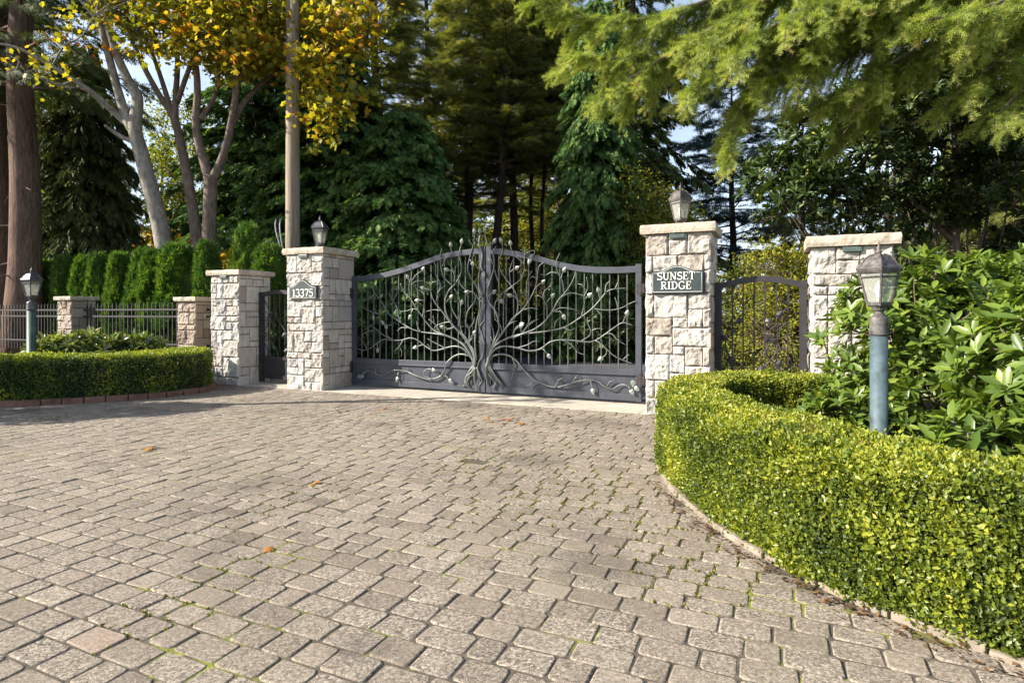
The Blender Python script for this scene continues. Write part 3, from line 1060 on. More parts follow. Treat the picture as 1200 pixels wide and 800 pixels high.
def sign(pc, w, zb, zs, zt, half, lines, label):
    """arched plaque on the front face of a pillar centred at pc"""
    root = thing('address_plaque', pc - B * (w / 2), ROT, label, 'sign')

    def outline(ins):
        h = half - ins
        pts = [(-h, zb + ins), (h, zb + ins), (h, zs - ins)]
        nn = 24
        for i in range(nn + 1):
            x = h * .86 * (1 - 2 * i / nn)
            k = abs(x) / (h * .86)
            pts.append((x, zs - ins + (zt - zs) * (.5 + .5 * math.cos(math.pi * k)) ** 1.1))
        pts.append((-h, zs - ins))
        return pts
    ol = outline(0)
    bm = bmesh.new()
    a = [bm.verts.new((x, -.052, z)) for x, z in ol]; b = [bm.verts.new((x, -.012, z)) for x, z in ol]
    bm.faces.new(a)
    bm.faces.new(b[::-1])
    for i in range(len(ol)):
        j = (i + 1) % len(ol)
        bm.faces.new((a[j], a[i], b[i], b[j]))
    bmesh.ops.recalc_face_normals(bm, faces=list(bm.faces))
    me = bpy.data.meshes.new('plate'); bm.to_mesh(me); bm.free()
    link('plate', me, M['plaque'], root)
    bd = MB()
    pts = [(x, -.053, z) for x, z in outline(.014)]
    bd.tube(pts + pts[:1], .0032, 5)
    bd.build('border', M['letter'], root)
    lt = MB()
    for text, cx, cz, hh, ww in lines:
        lettering(lt, text, cx, cz, hh, ww, -.052)
    lt.build('lettering', M['letter'], root)
    return root


sign(LPc, .72, 1.425, 1.615, 1.715, .275, [('13375', 0.01, 1.515, .118, .43)], 'dark plaque with an arched top and pale number 13375')
sign(RPc, .72, 1.43, 1.675, 1.745, .285, [('SUNSET', -.01, 1.625, .088, .425), ('RIDGE', -.01, 1.518, .088, .345)], 'dark plaque with an arched top and pale words Sunset Ridge')
# ================================================================== MAIN GATE
def GP(px, py, off=0.0):
    """(s, z) on the gate's plane, off metres in front of it"""
    a = (px - 600) / F; c = (367 - py) / F
    k = (GATE0.dot(B) - off) / (a * B.x + B.y)
    p = Vector((a * k, k, CAMZ + c * k))
    return (p - GATE0).dot(U), p.z


GW = 4.72
S_MID = GP(570.3, 400)[0]
TOPRAIL = [(413, 325), (434, 322), (452, 319), (472, 313.5), (495, 305.5), (515, 298.5), (535, 294), (557, 291), (570, 290.5), (584, 291), (600, 293), (620, 296.5), (640, 302), (660, 307.5), (680, 311), (700, 312.5), (725, 312.5), (753, 311)]
rail = [GP(x, y) for x, y in TOPRAIL]


def top_z(s):
    for (a, za), (b, zb) in zip(rail, rail[1:]):
        if a <= s <= b:
            return za + (zb - za) * (s - a) / (b - a)
    return rail[0][1] if s < rail[0][0] else rail[-1][1]


def iron_leaf(mb, s, z, y, ang, ln=.085, wd=.055, tip=.02):
    c, q = math.cos(ang), math.sin(ang)
    def w(a, b, u): return (s + a * c - b * q, y - u, z + a * q + b * c)
    prof = [(0, .0, 0), (.25 * ln, -wd * .5, .006), (.62 * ln, -wd * .42, .012), (ln, 0, tip), (.62 * ln, wd * .42, .012), (.25 * ln, wd * .5, .006)]
    vs = [w(*p) for p in prof] + [w(.42 * ln, 0, .022), w(.42 * ln, 0, -.004)]
    fs = []
    for i in range(6):
        j = (i + 1) % 6
        fs += [(i, j, 6), (j, i, 7)]
    mb.add(vs, fs)


# every bough: (main path, twigs, leaves(px, py, from_px, from_py)) in photo pixels on the gate's plane
LEFT_VINES = [
    ([(556, 436), (554.5, 424), (550, 416), (545, 410), (537.5, 406), (528.7, 406), (518.7, 408.7), (510, 410.6), (505, 409.5), (496, 404), (488, 398), (480, 396), (470, 398.5), (460, 398.5), (450, 397.5), (443, 401), (435, 407.5), (425, 410.5), (420, 408.5)],
     [[(460, 398.5), (447, 391), (439, 384), (431.4, 381.4)], [(438, 387), (430, 388.7), (424.6, 393), (424, 398)], [(430, 409), (427, 404), (425, 400)], [(462, 398.5), (455, 394), (453.3, 387.6), (454, 381), (459, 381)],
      [(472, 399), (468, 406), (462, 412)], [(468, 406), (470.5, 412), (470, 418)], [(522, 408), (509, 401.5), (501, 397)], [(505, 409), (501, 403)]],
     [(443, 410, 442.5, 402), (487.5, 407, 496, 404), (453, 383, 453.3, 388), (421.5, 441, 431, 434.5)]),
    ([(556.5, 434), (555, 422), (547.5, 408.7), (537.5, 400), (527.5, 395), (518, 392), (505.6, 390.4), (493, 388.8), (482, 385), (470.7, 378.6), (458.4, 369.6), (452.7, 362.9), (446, 352.7), (438, 342.6), (436, 336)],
     [[(452.7, 363), (442.6, 367.4), (434.7, 365), (426.9, 360.6), (420, 358.4)], [(441, 367), (437.5, 361)], [(470.7, 378), (467.4, 370.7), (465, 359.5), (459.5, 350.5), (456.7, 343.7)], [(460.6, 352), (465, 342.6), (465, 338)],
      [(439, 345), (429, 351.6), (423.5, 351.6)], [(493, 389), (489, 382), (488, 376)], [(478, 384), (470, 384), (466, 388)]],
     [(447, 347, 443, 350), (438, 372, 437, 367), (449, 378, 452, 383)]),
    ([(556.5, 432), (553, 418), (545, 405), (530, 396), (518, 391), (509, 387.6), (500, 378.6), (494.4, 369.6), (487.6, 359.5), (480.9, 349.4), (473, 341.5), (470, 332)],
     [[(495.5, 372), (496.6, 359.5), (497.7, 347), (494.4, 341.5), (488.7, 339), (487, 333)], [(491, 364), (484, 361.7), (477.5, 364), (469.6, 365)], [(480.5, 348), (479.7, 334.7), (482, 321), (480, 312)], [(482, 334.7), (487.6, 329.7), (496, 329)], [(483, 329), (487.6, 322.4), (493, 318)], [(516, 390), (510, 380), (502, 374)], [(509, 378), (507.5, 370)]],
     [(478, 324.5, 480.5, 331), (496, 315.5, 493, 319), (481, 371, 484, 362), (490, 352, 496, 352)]),
    ([(557, 430), (554, 414), (543.7, 396), (533.7, 383.7), (525, 373.7), (518, 364), (510, 353.9), (504.5, 342.6), (503.4, 331)],
     [[(504, 336), (507, 331), (512, 329.5)], [(516.9, 364), (509, 362.9), (503, 364), (498.9, 365)], [(511, 354), (513.5, 342.6), (521.4, 334)], [(513, 345), (515.7, 336), (514.6, 329), (510.7, 322), (510, 312), (508, 305)], [(528, 377), (521, 378), (512, 381), (509, 385)], [(533, 383), (526, 385), (519, 383)], [(543, 395), (539, 380), (539.5, 362), (538, 348.5), (532.7, 338)]],
     [(496, 337.5, 503.5, 340), (519, 383, 525, 385.5), (541.7, 354, 539.5, 362)]),
    ([(557.5, 428), (554.5, 413), (546, 396), (536, 386), (530.5, 380), (523.7, 368), (522, 353), (526, 341), (533.5, 332), (539.5, 320), (541, 309.5), (538, 298), (540.5, 286)],
     [[(532, 336), (520, 324.5), (517, 311), (516, 299), (517.5, 291)], [(518.5, 312.5), (521.5, 303.5), (529, 297.5), (528.7, 290)], [(532.7, 332), (533.5, 311)], [(533, 321), (530, 315), (527, 309)], [(537, 375), (530, 362), (528, 352)]],
     [(541.5, 283, 540, 289), (528.6, 287, 529, 294), (524, 316, 531, 318), (529, 348, 522.5, 355)]),
    ([(558, 426), (555, 410), (550, 402.5), (549.6, 386), (546, 380), (548.5, 365), (556, 353), (556, 344), (551, 341.7)],
     [[(548.5, 362), (547.7, 344), (539.5, 333.5), (538, 327.5)], [(550.5, 400), (554, 395), (556, 388)], [(550, 385), (555, 378), (556, 372)], [(549, 384), (545, 375)]],
     [(548, 342, 553, 341.5), (556, 390, 551, 397)]),
    ([(558.5, 422), (557, 400), (558, 380), (562, 360), (560.5, 341), (553, 327.5), (548.5, 317), (550, 302), (554.5, 287), (556.2, 277)],
     [[(554.5, 288), (551, 284), (549.5, 281)], [(551, 305), (555, 309)], [(561, 350), (566, 344), (567, 336)]],
     [(556.3, 271, 556.3, 278), (554, 309, 551, 304)]),
    ([(557, 434), (552.5, 420), (547.5, 416), (538.7, 415), (530, 418.7), (523.7, 426), (520, 436), (512.5, 442.5), (500, 443.7), (486, 439), (475, 435), (464, 433.5), (456, 436), (450, 439.5), (443, 439), (436, 435.5), (431, 434.5), (426.5, 437)],
     [[(507, 444), (499, 441), (497, 436), (500, 432.5), (505, 432.5)], [(520, 436), (515, 440), (513, 437)], [(478, 436), (477, 431)], [(440, 438), (440, 432)]],
     [(508, 433.5, 502, 432), (466, 444, 467, 436), (425, 441, 428, 436), (528, 446, 522, 440)]),
    ([(562.7, 276), (562, 286), (565, 297.5), (563.5, 312.5), (560.5, 324.5), (562, 338), (566.5, 353), (563.5, 365), (561.5, 380), (564.5, 392), (567, 402), (566, 415), (561, 425), (559.5, 436), (562, 448), (560.5, 458)],
     [[(564, 312), (567, 320), (565, 328)], [(566, 354), (560, 350), (558, 345)], [(562, 383), (566, 376)], [(566, 404), (561, 400)]],
     [(562.7, 270.5, 562.7, 277), (567, 321, 564, 315)]),
]
LEFT_ROOTS = [[(555, 425), (555, 434), (547.5, 441), (546, 450), (541.5, 453)], [(556, 428), (551, 440), (547.5, 449), (551, 455)], [(557.5, 430), (556.5, 444), (560, 458)], [(554.5, 428), (550, 436), (545, 443), (545.5, 450)], [(559, 430), (563, 441), (564.5, 446), (561, 452)]]
RIGHT_VINES = [
    ([(572, 434), (573, 425), (576, 418.7), (582.5, 415.6), (590, 415), (598.7, 417.5), (606, 423.7), (615, 433.7), (625, 443.7), (638.7, 451), (651, 453.7), (663.7, 451), (676, 447), (690, 445), (700, 447), (708.7, 452.5), (717.5, 455.6), (726, 451), (733.7, 451), (739, 456)],
     [[(601, 420), (604, 429), (601, 437), (599, 446)], [(627, 445), (622, 450), (617, 452)], [(651, 453.5), (655, 445), (660, 443)], [(654, 446), (651, 441)], [(671, 448.5), (675, 442), (677, 439)], [(711, 453), (715, 447), (721, 445.6)]],
     [(740.5, 458.5, 736, 452), (695, 458, 692, 446), (746, 455, 741, 452)]),
    ([(571.5, 432), (574, 419), (580, 410), (591, 405.6), (606, 407.5), (620, 411), (632.5, 409), (645, 400.6), (658.7, 398), (673.7, 399), (690, 400.6), (700, 397.5), (710, 390.6), (720, 383.5), (730, 378), (741, 381)],
     [[(710, 390.6), (717.5, 391.5), (723.7, 398), (733, 404)], [(697.5, 398.7), (706, 403.7), (712.5, 410.6), (721, 417.5), (730, 422), (741, 426)], [(730, 421), (737.5, 415)], [(711, 409), (710, 415), (706, 418.5)], [(659, 398), (670, 404), (676, 412), (686, 416)], [(675.6, 411), (675.6, 422.5)], [(681, 399.5), (690, 393.7), (692.5, 387.5), (689, 379), (688.7, 372)], [(692, 388), (700, 385), (707, 385.5)], [(606, 407.5), (619, 403.7), (625, 400), (631, 400)]],
     [(704.5, 420, 709, 417), (643.5, 417, 636, 408.5), (735, 367, 730, 378)]),
    ([(571, 430), (574.5, 416), (580, 406), (590, 398.7), (606, 392.5), (620, 390.4), (640.6, 388), (661, 383.5), (679, 372.5), (694, 361.5), (702.5, 352), (710.8, 342), (719, 338.8), (733.5, 337.5)],
     [[(694, 361.5), (706.6, 363), (719, 363), (730, 360), (737, 356), (745, 352.6)], [(723.8, 361.5), (723, 356), (720.4, 348.5)], [(709.4, 343), (710, 334), (715, 328.5)], [(721, 338.5), (724.5, 330), (725, 326)], [(681, 371), (684.6, 356), (684.6, 347.8), (688.8, 336.8), (687.4, 324.4)], [(686, 340), (682.6, 334), (677, 332.6)], [(699, 362.5), (705, 370), (704, 376)], [(661, 384), (668, 387), (673, 385)], [(649, 386), (651, 378), (655, 373)], [(600, 395), (605, 383.7), (609, 381)], [(611, 390.6), (618.7, 381), (622, 370)], [(619, 381), (624, 377), (631, 374)]],
     [(701.5, 340, 703, 351), (611.5, 380, 606, 383), (691, 346, 686, 350)]),
    ([(570.8, 428), (572.5, 417.5), (577, 409.6), (584, 398), (591.6, 386.6), (601, 373), (611.8, 363.6), (622, 349), (627, 338), (630, 327), (631, 313), (638, 307)],
     [[(626, 340), (631, 334), (635, 331)], [(610, 364.5), (620.5, 361), (631, 362)], [(618, 355), (616, 346), (610, 340)], [(617, 345), (617, 333), (619, 325), (623.5, 317)], [(630, 328), (625, 324), (621, 326)], [(589, 390), (586, 380), (580, 374)]],
     [(636.5, 330.5, 631, 335), (611, 382, 604, 386)]),
    ([(572, 424), (580, 404), (592, 386), (599, 377), (605.5, 368), (607, 353), (602.5, 339.5), (592, 326), (586, 315.5), (584.5, 305), (588.5, 295), (589, 285)],
     [[(594, 383), (600, 378), (606, 376)], [(580, 374), (580, 357.5), (586, 347), (593.5, 339.5), (602.5, 333.5), (611.5, 326), (614.5, 314), (611.5, 306.5), (602.5, 299), (599, 290)], [(614.5, 312), (614.5, 297.5), (613.7, 287)], [(614.5, 299), (622, 293.7), (626.5, 295), (622, 304)], [(598, 333), (597, 317), (601, 303.5)], [(597, 319), (602, 316)], [(607, 352), (603, 347)]],
     [(587.5, 282, 589, 288), (598.5, 285, 599, 292), (606, 314, 600, 317), (598, 346, 605, 348), (621, 306, 624, 298)]),
    ([(571.5, 424), (577, 405), (583, 390), (585, 380), (581, 365), (572.5, 353), (571.2, 341), (574, 329), (578.5, 312.5), (577, 296), (571, 284), (568.7, 276)],
     [[(575.5, 292), (575, 286), (579, 283.5)], [(590.5, 390), (589.7, 365), (592, 344), (602, 335)], [(577, 296), (582, 288)], [(579, 400), (578, 388), (574, 376)], [(573, 354), (574, 347)], [(580, 404), (576, 397), (575, 394)], [(584, 330), (581, 320), (580, 316)]],
     [(568.6, 270.5, 568.6, 277), (580, 282.5, 577, 287), (579.5, 342, 572.5, 347), (574.5, 305.5, 578, 309), (588, 353, 591, 356)]),
    ([(600, 396), (613, 391), (625.5, 386), (636.5, 378), (646, 367), (654, 352), (662.6, 342), (671, 330), (675, 318)],
     [[(661, 343), (658.5, 328.5), (653, 317.5), (652, 306.5), (656.5, 296)], [(653.5, 320), (646, 319), (640, 322), (633.8, 321.6)], [(658, 326), (659, 320)], [(658, 348), (666.8, 343.6), (676.4, 344.3), (686, 347)], [(646, 367), (654.4, 361.5), (662.6, 360.8), (675, 363)], [(641, 373), (640.6, 358.8), (636.5, 349), (638, 341), (643, 336.8), (646.8, 330)], [(637, 350), (632, 346.5), (627, 347)], [(649, 365), (657, 365)], [(611, 391), (620, 381), (628, 375)]],
     [(661.5, 316.5, 658.5, 322), (661, 371, 656, 364), (648, 346.5, 641, 354)]),
]
RIGHT_ROOTS = [[(571, 425), (571, 436), (577, 444), (580, 449), (576, 454)], [(572, 426), (576, 438), (581.5, 446), (578.5, 456)], [(572.5, 424), (577, 436), (584, 446), (588, 455)], [(570.6, 427), (569.8, 440), (571.5, 452)], [(573, 428), (580, 439), (590, 452)]]


def gate_leaf(s0, s1, hinge, vines, roots, label):
    base = GATE0 + U * hinge
    root = thing('gate_leaf', base, ROT, label, 'gate')
    def X(s): return s - hinge
    fr = MB()
    hs = .075                                  # hinge stile
    hx0, hx1 = (X(s0), X(s0) + hs) if hinge == s0 else (X(s1) - hs, X(s1))
    mw = .105
    mx0, mx1 = (X(s1) - mw, X(s1)) if hinge == s0 else (X(s0), X(s0) + .075)
    hz = top_z(s0 + .03 if hinge == s0 else s1 - .03)
    mz = top_z(s1 - .06 if hinge == s0 else s0 + .05)
    fr.box(hx0, hx1, -.032, .032, .05, hz + .02)
    fr.box(mx0, mx1, -.034, .034, .045, mz + .015)
    zb0 = .055; zm0, zm1 = .40, .475
    inx0, inx1 = min(hx1, mx1), max(hx0, mx0)
    fr.box(inx0, inx1, -.03, .03, zm0, zm1)
    fr.box(inx0, inx1, -.03, .03, zb0, zb0 + .085)
    fr.box(inx0, inx1, -.038, -.0305, zm0 - .012, zm0 + .006)      # small ledge under the middle rail
    fr.build('frame', M['gate_iron'], root, bevel=.004)
    # curved top rail
    tr = MB()
    n = 30
    vs = []; fs = []
    for i in range(n + 1):
        s = s0 + (s1 - s0) * i / n
        z = top_z(s) - .004
        vs += [(X(s), -.036, z - .082), (X(s), .036, z - .082), (X(s), .036, z), (X(s), -.036, z)]
    for i in range(n):
        for k in range(4):
            k2 = (k + 1) % 4
            fs.append((i * 4 + k, i * 4 + k2, i * 4 + 4 + k2, i * 4 + 4 + k))
    fs += [(3, 2, 1, 0), (n * 4, n * 4 + 1, n * 4 + 2, n * 4 + 3)]
    tr.add(vs, fs)
    tr.build('top_rail', M['gate_iron'], root)
    pn = MB()
    pn.box(inx0 + .001, inx1 - .001, -.008, .008, zb0 + .083, zm0 + .002)
    pn.build('kick_panel', M['gate_iron'], root)
    nb = round((inx1 - inx0) / .117)
    for i in range(1, nb):
        x = inx0 + (inx1 - inx0) * i / nb
        b = MB()
        b.box(x - .007, x + .007, -.007, .007, zm1 - .002, top_z(x + hinge) - .07)
        b.build('picket', M['picket_iron'], root, bevel=.002)
    for z in (.33, 1.52):
        h = MB()
        hx = hx0 if hinge == s0 else hx1
        h.lathe([(.022, z - .09), (.03, z - .085), (.03, z + .085), (.022, z + .09)], 12, cx=hx, cy=-.05)
        h.box(hx - .05, hx + .05, -.075, -.034, z - .06, z + .06)
        h.build('hinge', M['rust_iron'], root, bevel=.003)
    off = .052

    def to3(path, jit=.014):
        q = []
        for i, (x, y) in enumerate(path):
            s, z = GP(x, y, off)
            q.append(Vector((X(s), -off + jit * math.sin(i * 1.7 + x), z)))
        return q
    for path, twigs, leaves in vines:
        mb = MB()
        p = to3(path)
        m = len(p)
        mb.tube(p, [.0165 - .0100 * (i / (m - 1)) ** .8 for i in range(m)], 8, 5)
        for tw in twigs:
            q = to3(tw, .01)
            k = len(q)
            mb.tube(q, [.0090 - .0042 * i / (k - 1) for i in range(k)], 7, 5)
        br = mb.build('vine_branch', M['vine_iron'], root, smooth=True)
        for (x, y, fx, fy) in leaves:
            s, z = GP(x, y, off); s2, z2 = GP(fx, fy, off)
            stem = MB()
            ang = math.atan2(z - z2, s - s2)
            iron_leaf(stem, X(s) - .04 * math.cos(ang), z - .04 * math.sin(ang), -off - .004, ang, .092, .062)
            dd = math.hypot(s - s2, z - z2)
            if dd > .05:
                stem.tube([Vector((X(s2), -off, z2)), Vector(((X(s2) + X(s)) / 2, -off - .012, (z + z2) / 2 + .008)), Vector((X(s) - .04 * math.cos(ang), -off - .004, z - .04 * math.sin(ang)))], [.007, .006, .0055], 6, 3)
            stem.build('leaf', M['leaf_iron'], br)
    rt = MB()
    for r_ in roots:
        q = to3(r_, .016)
        k = len(q)
        rt.tube(q, [.019 - .011 * i / (k - 1) for i in range(k)], 8, 5)
    rt.build('root', M['vine_iron'], root, smooth=True)
    return root


GL = gate_leaf(0.0, S_MID - .008, 0.0, LEFT_VINES, LEFT_ROOTS, 'wrought iron gate leaf with vine branches hinged on the 13375 pillar')
GR = gate_leaf(S_MID + .008, GW, GW, RIGHT_VINES, RIGHT_ROOTS, 'wrought iron gate leaf with vine branches next to the Sunset Ridge pillar')
lk = MB()
lk.lathe([(.036, 0), (.036, .012), (.024, .016)], 16)
o = lk.build('lock_boss', M['leaf_iron'], GR)
o.rotation_euler = (R(90), 0, 0); o.location = (-.105, -.02, .29)


# ================================================================== NARROW SIDE GATES
def side_gate(p0, p1, zt, rise, label, nb=6, deco=True, seed=1):
    d = (p1 - p0); L = d.length
    root = thing('garden_gate', p0, math.atan2(d.y, d.x), label, 'gate')
    fr = MB()
    fr.box(0, .075, -.03, .03, .04, zt); fr.box(L - .075, L, -.03, .03, .04, zt)
    fr.box(.075, L - .075, -.025, .025, .10, .16); fr.box(.075, L - .075, -.025, .025, .42, .47)
    n = 16; vs = []; fs = []
    def z(x): return zt - .02 + rise * math.sin(math.pi * x / L) ** 1.2
    for i in range(n + 1):
        x = L * i / n
        vs += [(x, -.033, z(x) - .065), (x, .033, z(x) - .065), (x, .033, z(x)), (x, -.033, z(x))]
    for i in range(n):
        for k in range(4):
            k2 = (k + 1) % 4
            fs.append((i * 4 + k, i * 4 + k2, i * 4 + 4 + k2, i * 4 + 4 + k))
    fs += [(3, 2, 1, 0), (n * 4, n * 4 + 1, n * 4 + 2, n * 4 + 3)]
    fr.add(vs, fs)
    fr.build('frame', M['dark_iron'], root)
    pn = MB(); pn.box(.076, L - .076, -.006, .006, .158, .422); pn.build('kick_panel', M['dark_iron'], root)
    for i in range(1, nb + 1):
        x = .075 + (L - .15) * i / (nb + 1)
        b = MB(); b.box(x - .008, x + .008, -.008, .008, .468, z(x) - .06)
        b.build('picket', M['dark_iron'], root)
    if deco:
        r = random.Random(seed)
        for j in range(3):
            mb = MB()
            x0 = L * (.25 + .25 * j)
            pts = [Vector((x0, -.04, .46))]
            x = x0; zz = .46
            for k in range(7):
                zz += (zt - .6) / 7; x = min(L - .12, max(.12, x + r.uniform(-.13, .13)))
                pts.append(Vector((x, -.04 + r.uniform(-.01, .01), zz)))
            mb.tube(pts, [.011 - .001 * i for i in range(len(pts))], 6, 5)
            for k in range(2, 7, 2):
                p = pts[k]; a = r.choice([-1, 1]) * r.uniform(.5, 1.1)
                q = [p, p + Vector((.07 * a, -.01, .07)), p + Vector((.13 * a, 0, .09))]
                mb.tube(q, [.007, .006, .005], 6, 4)
            br = mb.build('vine_branch', M['dark_iron'], root, smooth=True)
            for k in range(1, 7, 2):
                lf = MB(); p = pts[k]
                iron_leaf(lf, p.x, p.z, -.045, r.uniform(0, 6.28), .10, .07)
                lf.build('leaf', M['dark_iron'], br)
    return root


rg0 = RPC + U * .735 + B * .36
side_gate(rg0, rg0 + U * .965, 1.56, .085, 'dark iron garden gate with an arched top between two pale pillars', 6, True, 4)
lg0 = Vector((-4.49, 9.61, 0)) + U * .02 + B * .42
side_gate(lg0, lg0 + U * .885, 1.56, .05, 'narrow dark iron garden gate between the medium pillar and the 13375 pillar', 5, True, 9)


# ================================================================== PICKET FENCE on the garden side
def fence(p0, p1, z0, label):
    d = p1 - p0; L = d.length
    root = thing('picket_fence', Vector((p0.x, p0.y, z0)), math.atan2(d.y, d.x), label, 'fence')
    for zz in (.17, .69, .82):
        rr = MB(); rr.box(0, L, -.017, .017, zz, zz + .034)
        rr.build('rail', M['fence_iron'], root, bevel=.003)
    n = int(L / .112)
    for i in range(1, n):
        x = L * i / n
        b = MB(); w = .008
        b.box(x - w, x + w, -w, w, .0, .93)
        b.add([(x - w, -w, .93), (x + w, -w, .93), (x + w, w, .93), (x - w, w, .93), (x, 0, .985)], [(0, 1, 4), (1, 2, 4), (2, 3, 4), (3, 0, 4)])
        b.build('picket', M['fence_iron'], root)
    return root


fence(FP2c + U * .225, FP1c - U * .225, .43, 'dark iron picket fence spanning between the two short fieldstone pillars')
fence(FP2c - U * 3.3, FP2c - U * .225, .43, 'dark iron picket fence running behind the green lamp post')
fence(FP1c + U * .225, P2c - U * .33 + B * .02, .43, 'short bit of picket fence between fieldstone pillar and medium pillar')

# utility pole and its conduits
t = thing('utility_pole', P(343, 367, 12.7) * 1.0 - Vector((0, 0, CAMZ)), 0, 'tall weathered wooden utility pole behind the 13375 pillar', 'utility pole')
m = MB(); m.lathe([(.155, 0), (.15, 3), (.14, 6), (.128, 9.6)], 20)
m.build('pole', M['pole'], t, smooth=True)
for k, (dx, lean) in enumerate(((-.17, -.10), (-.20, -.16))):
    c = MB(); c.tube([(dx + .02, -.06, 0), (dx + .02, -.06, 1.6), (dx, -.06, 2.4), (dx + lean, -.02, 3.0), (dx + lean * 1.1, .03, 3.25)], .014, 8, 4)
    c.build('conduit', M['conduit'], t, smooth=True)
# ================================================================== FOLIAGE
_sn = np.random.default_rng(3)
_SK = _sn.normal(size=(10, 3)); _SP = _sn.uniform(0, 6.28, 10)


def snoise(p, freq, ph=0.0):
    """cheap smooth noise, about -1..1"""
    a = np.zeros(len(p))
    for k in range(10):
        a += np.sin(p @ (_SK[k] * freq) + _SP[k] + ph * (k + 1))
    return a / 4.0


def hedge(name, mid, half, H, n, L, mat, label, tintmu, topbonus, group=None, seed=0.0, z0=0.0):
    root = thing(name, (mid[0].x, mid[0].y, 0), 0, label, 'hedge', group)
    o = np.array([mid[0].x, mid[0].y, 0])
    pts = np.array([(p.x, p.y) for p in mid])
    seg = np.linalg.norm(np.diff(pts, axis=0), axis=1)
    cum = np.concatenate([[0], np.cumsum(seg)])
    tot = cum[-1]

    def at(s):
        x = np.interp(s, cum, pts[:, 0]); y = np.interp(s, cum, pts[:, 1])
        e = .05
        x1 = np.interp(s + e, cum, pts[:, 0]); y1 = np.interp(s + e, cum, pts[:, 1])
        x0 = np.interp(s - e, cum, pts[:, 0]); y0 = np.interp(s - e, cum, pts[:, 1])
        t = nrm(np.stack([x1 - x0, y1 - y0], 1))
        return np.stack([x, y], 1), t, np.stack([-t[:, 1], t[:, 0]], 1)
    r = .075
    per = 2 * H + 2 * half
    # the two sides and the top
    s = rng.uniform(0, tot, n)
    q = rng.uniform(0, per, n)
    lat = np.where(q < H, -half, np.where(q < H + 2 * half, q - H - half, half))
    z = np.where(q < H, q, np.where(q < H + 2 * half, H, per - q))
    nl = np.where(q < H, -1.0, np.where(q < H + 2 * half, 0.0, 1.0)); nz = np.where((q >= H) & (q < H + 2 * half), 1.0, 0.0)
    # ends (rounded off)
    ne = int(n * .04)
    k = rng.integers(0, n, ne)
    endn = np.zeros(n); s[k] = np.where(rng.random(ne) < .5, 0, tot); endn[k] = np.where(s[k] > 0, 1, -1)
    lat[k] = rng.uniform(-half, half, ne); z[k] = rng.uniform(0, H, ne); nl[k] = 0; nz[k] = 0
    # rounded shoulders
    for _ in range(1):
        over = np.maximum(z - (H - r), 0); ov2 = np.maximum(np.abs(lat) - (half - r), 0)
        d = np.sqrt(over ** 2 + ov2 ** 2) + 1e-9
        f = np.where((over > 0) & (ov2 > 0), np.minimum(1, r / d), 1)
        z2 = np.where(f < 1, (H - r) + over * f, z)
        lat2 = np.where(f < 1, np.sign(lat) * ((half - r) + ov2 * f), lat)
        nz = np.where(f < 1, over / d, nz); nl = np.where(f < 1, np.sign(lat) * ov2 / d, nl)
        z, lat = z2, lat2
    c, t, nn = at(s)
    pos = np.concatenate([c + nn * lat[:, None], z[:, None]], 1)
    nor = np.concatenate([nn * nl[:, None] + t * endn[:, None], nz[:, None]], 1)
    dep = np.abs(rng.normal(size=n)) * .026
    b = snoise(pos, 5.0, seed) * .013 + snoise(pos, 14, seed + 1) * .012 + snoise(pos, 38, seed + 2) * .010
    low = np.where(z < .22, .012, 0)
    pos = pos + nor * (b - dep + .012 + low)[:, None]
    stray = rng.random(n) < .015
    pos += nor * (stray * rng.uniform(0, .05, n))[:, None]
    pos[:, 2] = np.maximum(pos[:, 2], .02 + .02 * rng.random(n))
    d = nrm(nor * .55 + np.array([0, 0, .5]) + rng.normal(size=(n, 3)) * .75)
    n2 = nrm(nor * .8 + np.array([0, 0, .3]) + rng.normal(size=(n, 3)) * .55)
    patch = snoise(pos, 3.2, seed + 5) * .12 + snoise(pos, 13, seed + 6) * .17
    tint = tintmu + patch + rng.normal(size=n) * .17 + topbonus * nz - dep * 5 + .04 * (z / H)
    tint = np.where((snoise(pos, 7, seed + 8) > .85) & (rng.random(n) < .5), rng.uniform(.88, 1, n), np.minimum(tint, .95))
    ln = L * rng.uniform(.5, 1.4, n)
    scatter('foliage', DIAMOND, pos - o, d, n2, ln, ln * rng.uniform(.5, .7, n), tint, mat, root)
    # dark twiggy inside
    ss = np.linspace(0.0, tot, 90)
    c, t, nn = at(ss)
    mb = MB(); m = len(ss)
    prof = [(-half + .07, .0), (-half + .06, H * .5), (-half + .075, H - .10), (-half + .12, H - .065), (half - .12, H - .065), (half - .075, H - .10), (half - .06, H * .5), (half - .07, 0)]
    vs = []; fs = []
    for i in range(m):
        e = .06 if i == 0 else (-.06 if i == m - 1 else 0)
        for la, zz in prof:
            p = c[i] + nn[i] * la + t[i] * e
            vs.append((p[0] - o[0], p[1] - o[1], zz + .01))
    k = len(prof)
    for i in range(m - 1):
        for j in range(k - 1):
            fs.append((i * k + j, i * k + j + 1, (i + 1) * k + j + 1, (i + 1) * k + j))
    fs += [tuple(range(k)), tuple((m - 1) * k + j for j in range(k - 1, -1, -1))]
    mb.add(vs, fs)
    mb.build('twigs', M['hedge_core'], root)
    return root


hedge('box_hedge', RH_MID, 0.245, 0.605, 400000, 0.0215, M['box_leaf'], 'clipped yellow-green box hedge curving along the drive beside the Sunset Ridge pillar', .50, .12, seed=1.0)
hedge('box_hedge', LH_MID, 0.34, 0.62, 170000, 0.027, M['box_leaf_dark'], 'clipped dark green box hedge with a bright top in front of the picket fence', .50, .32, seed=4.0)


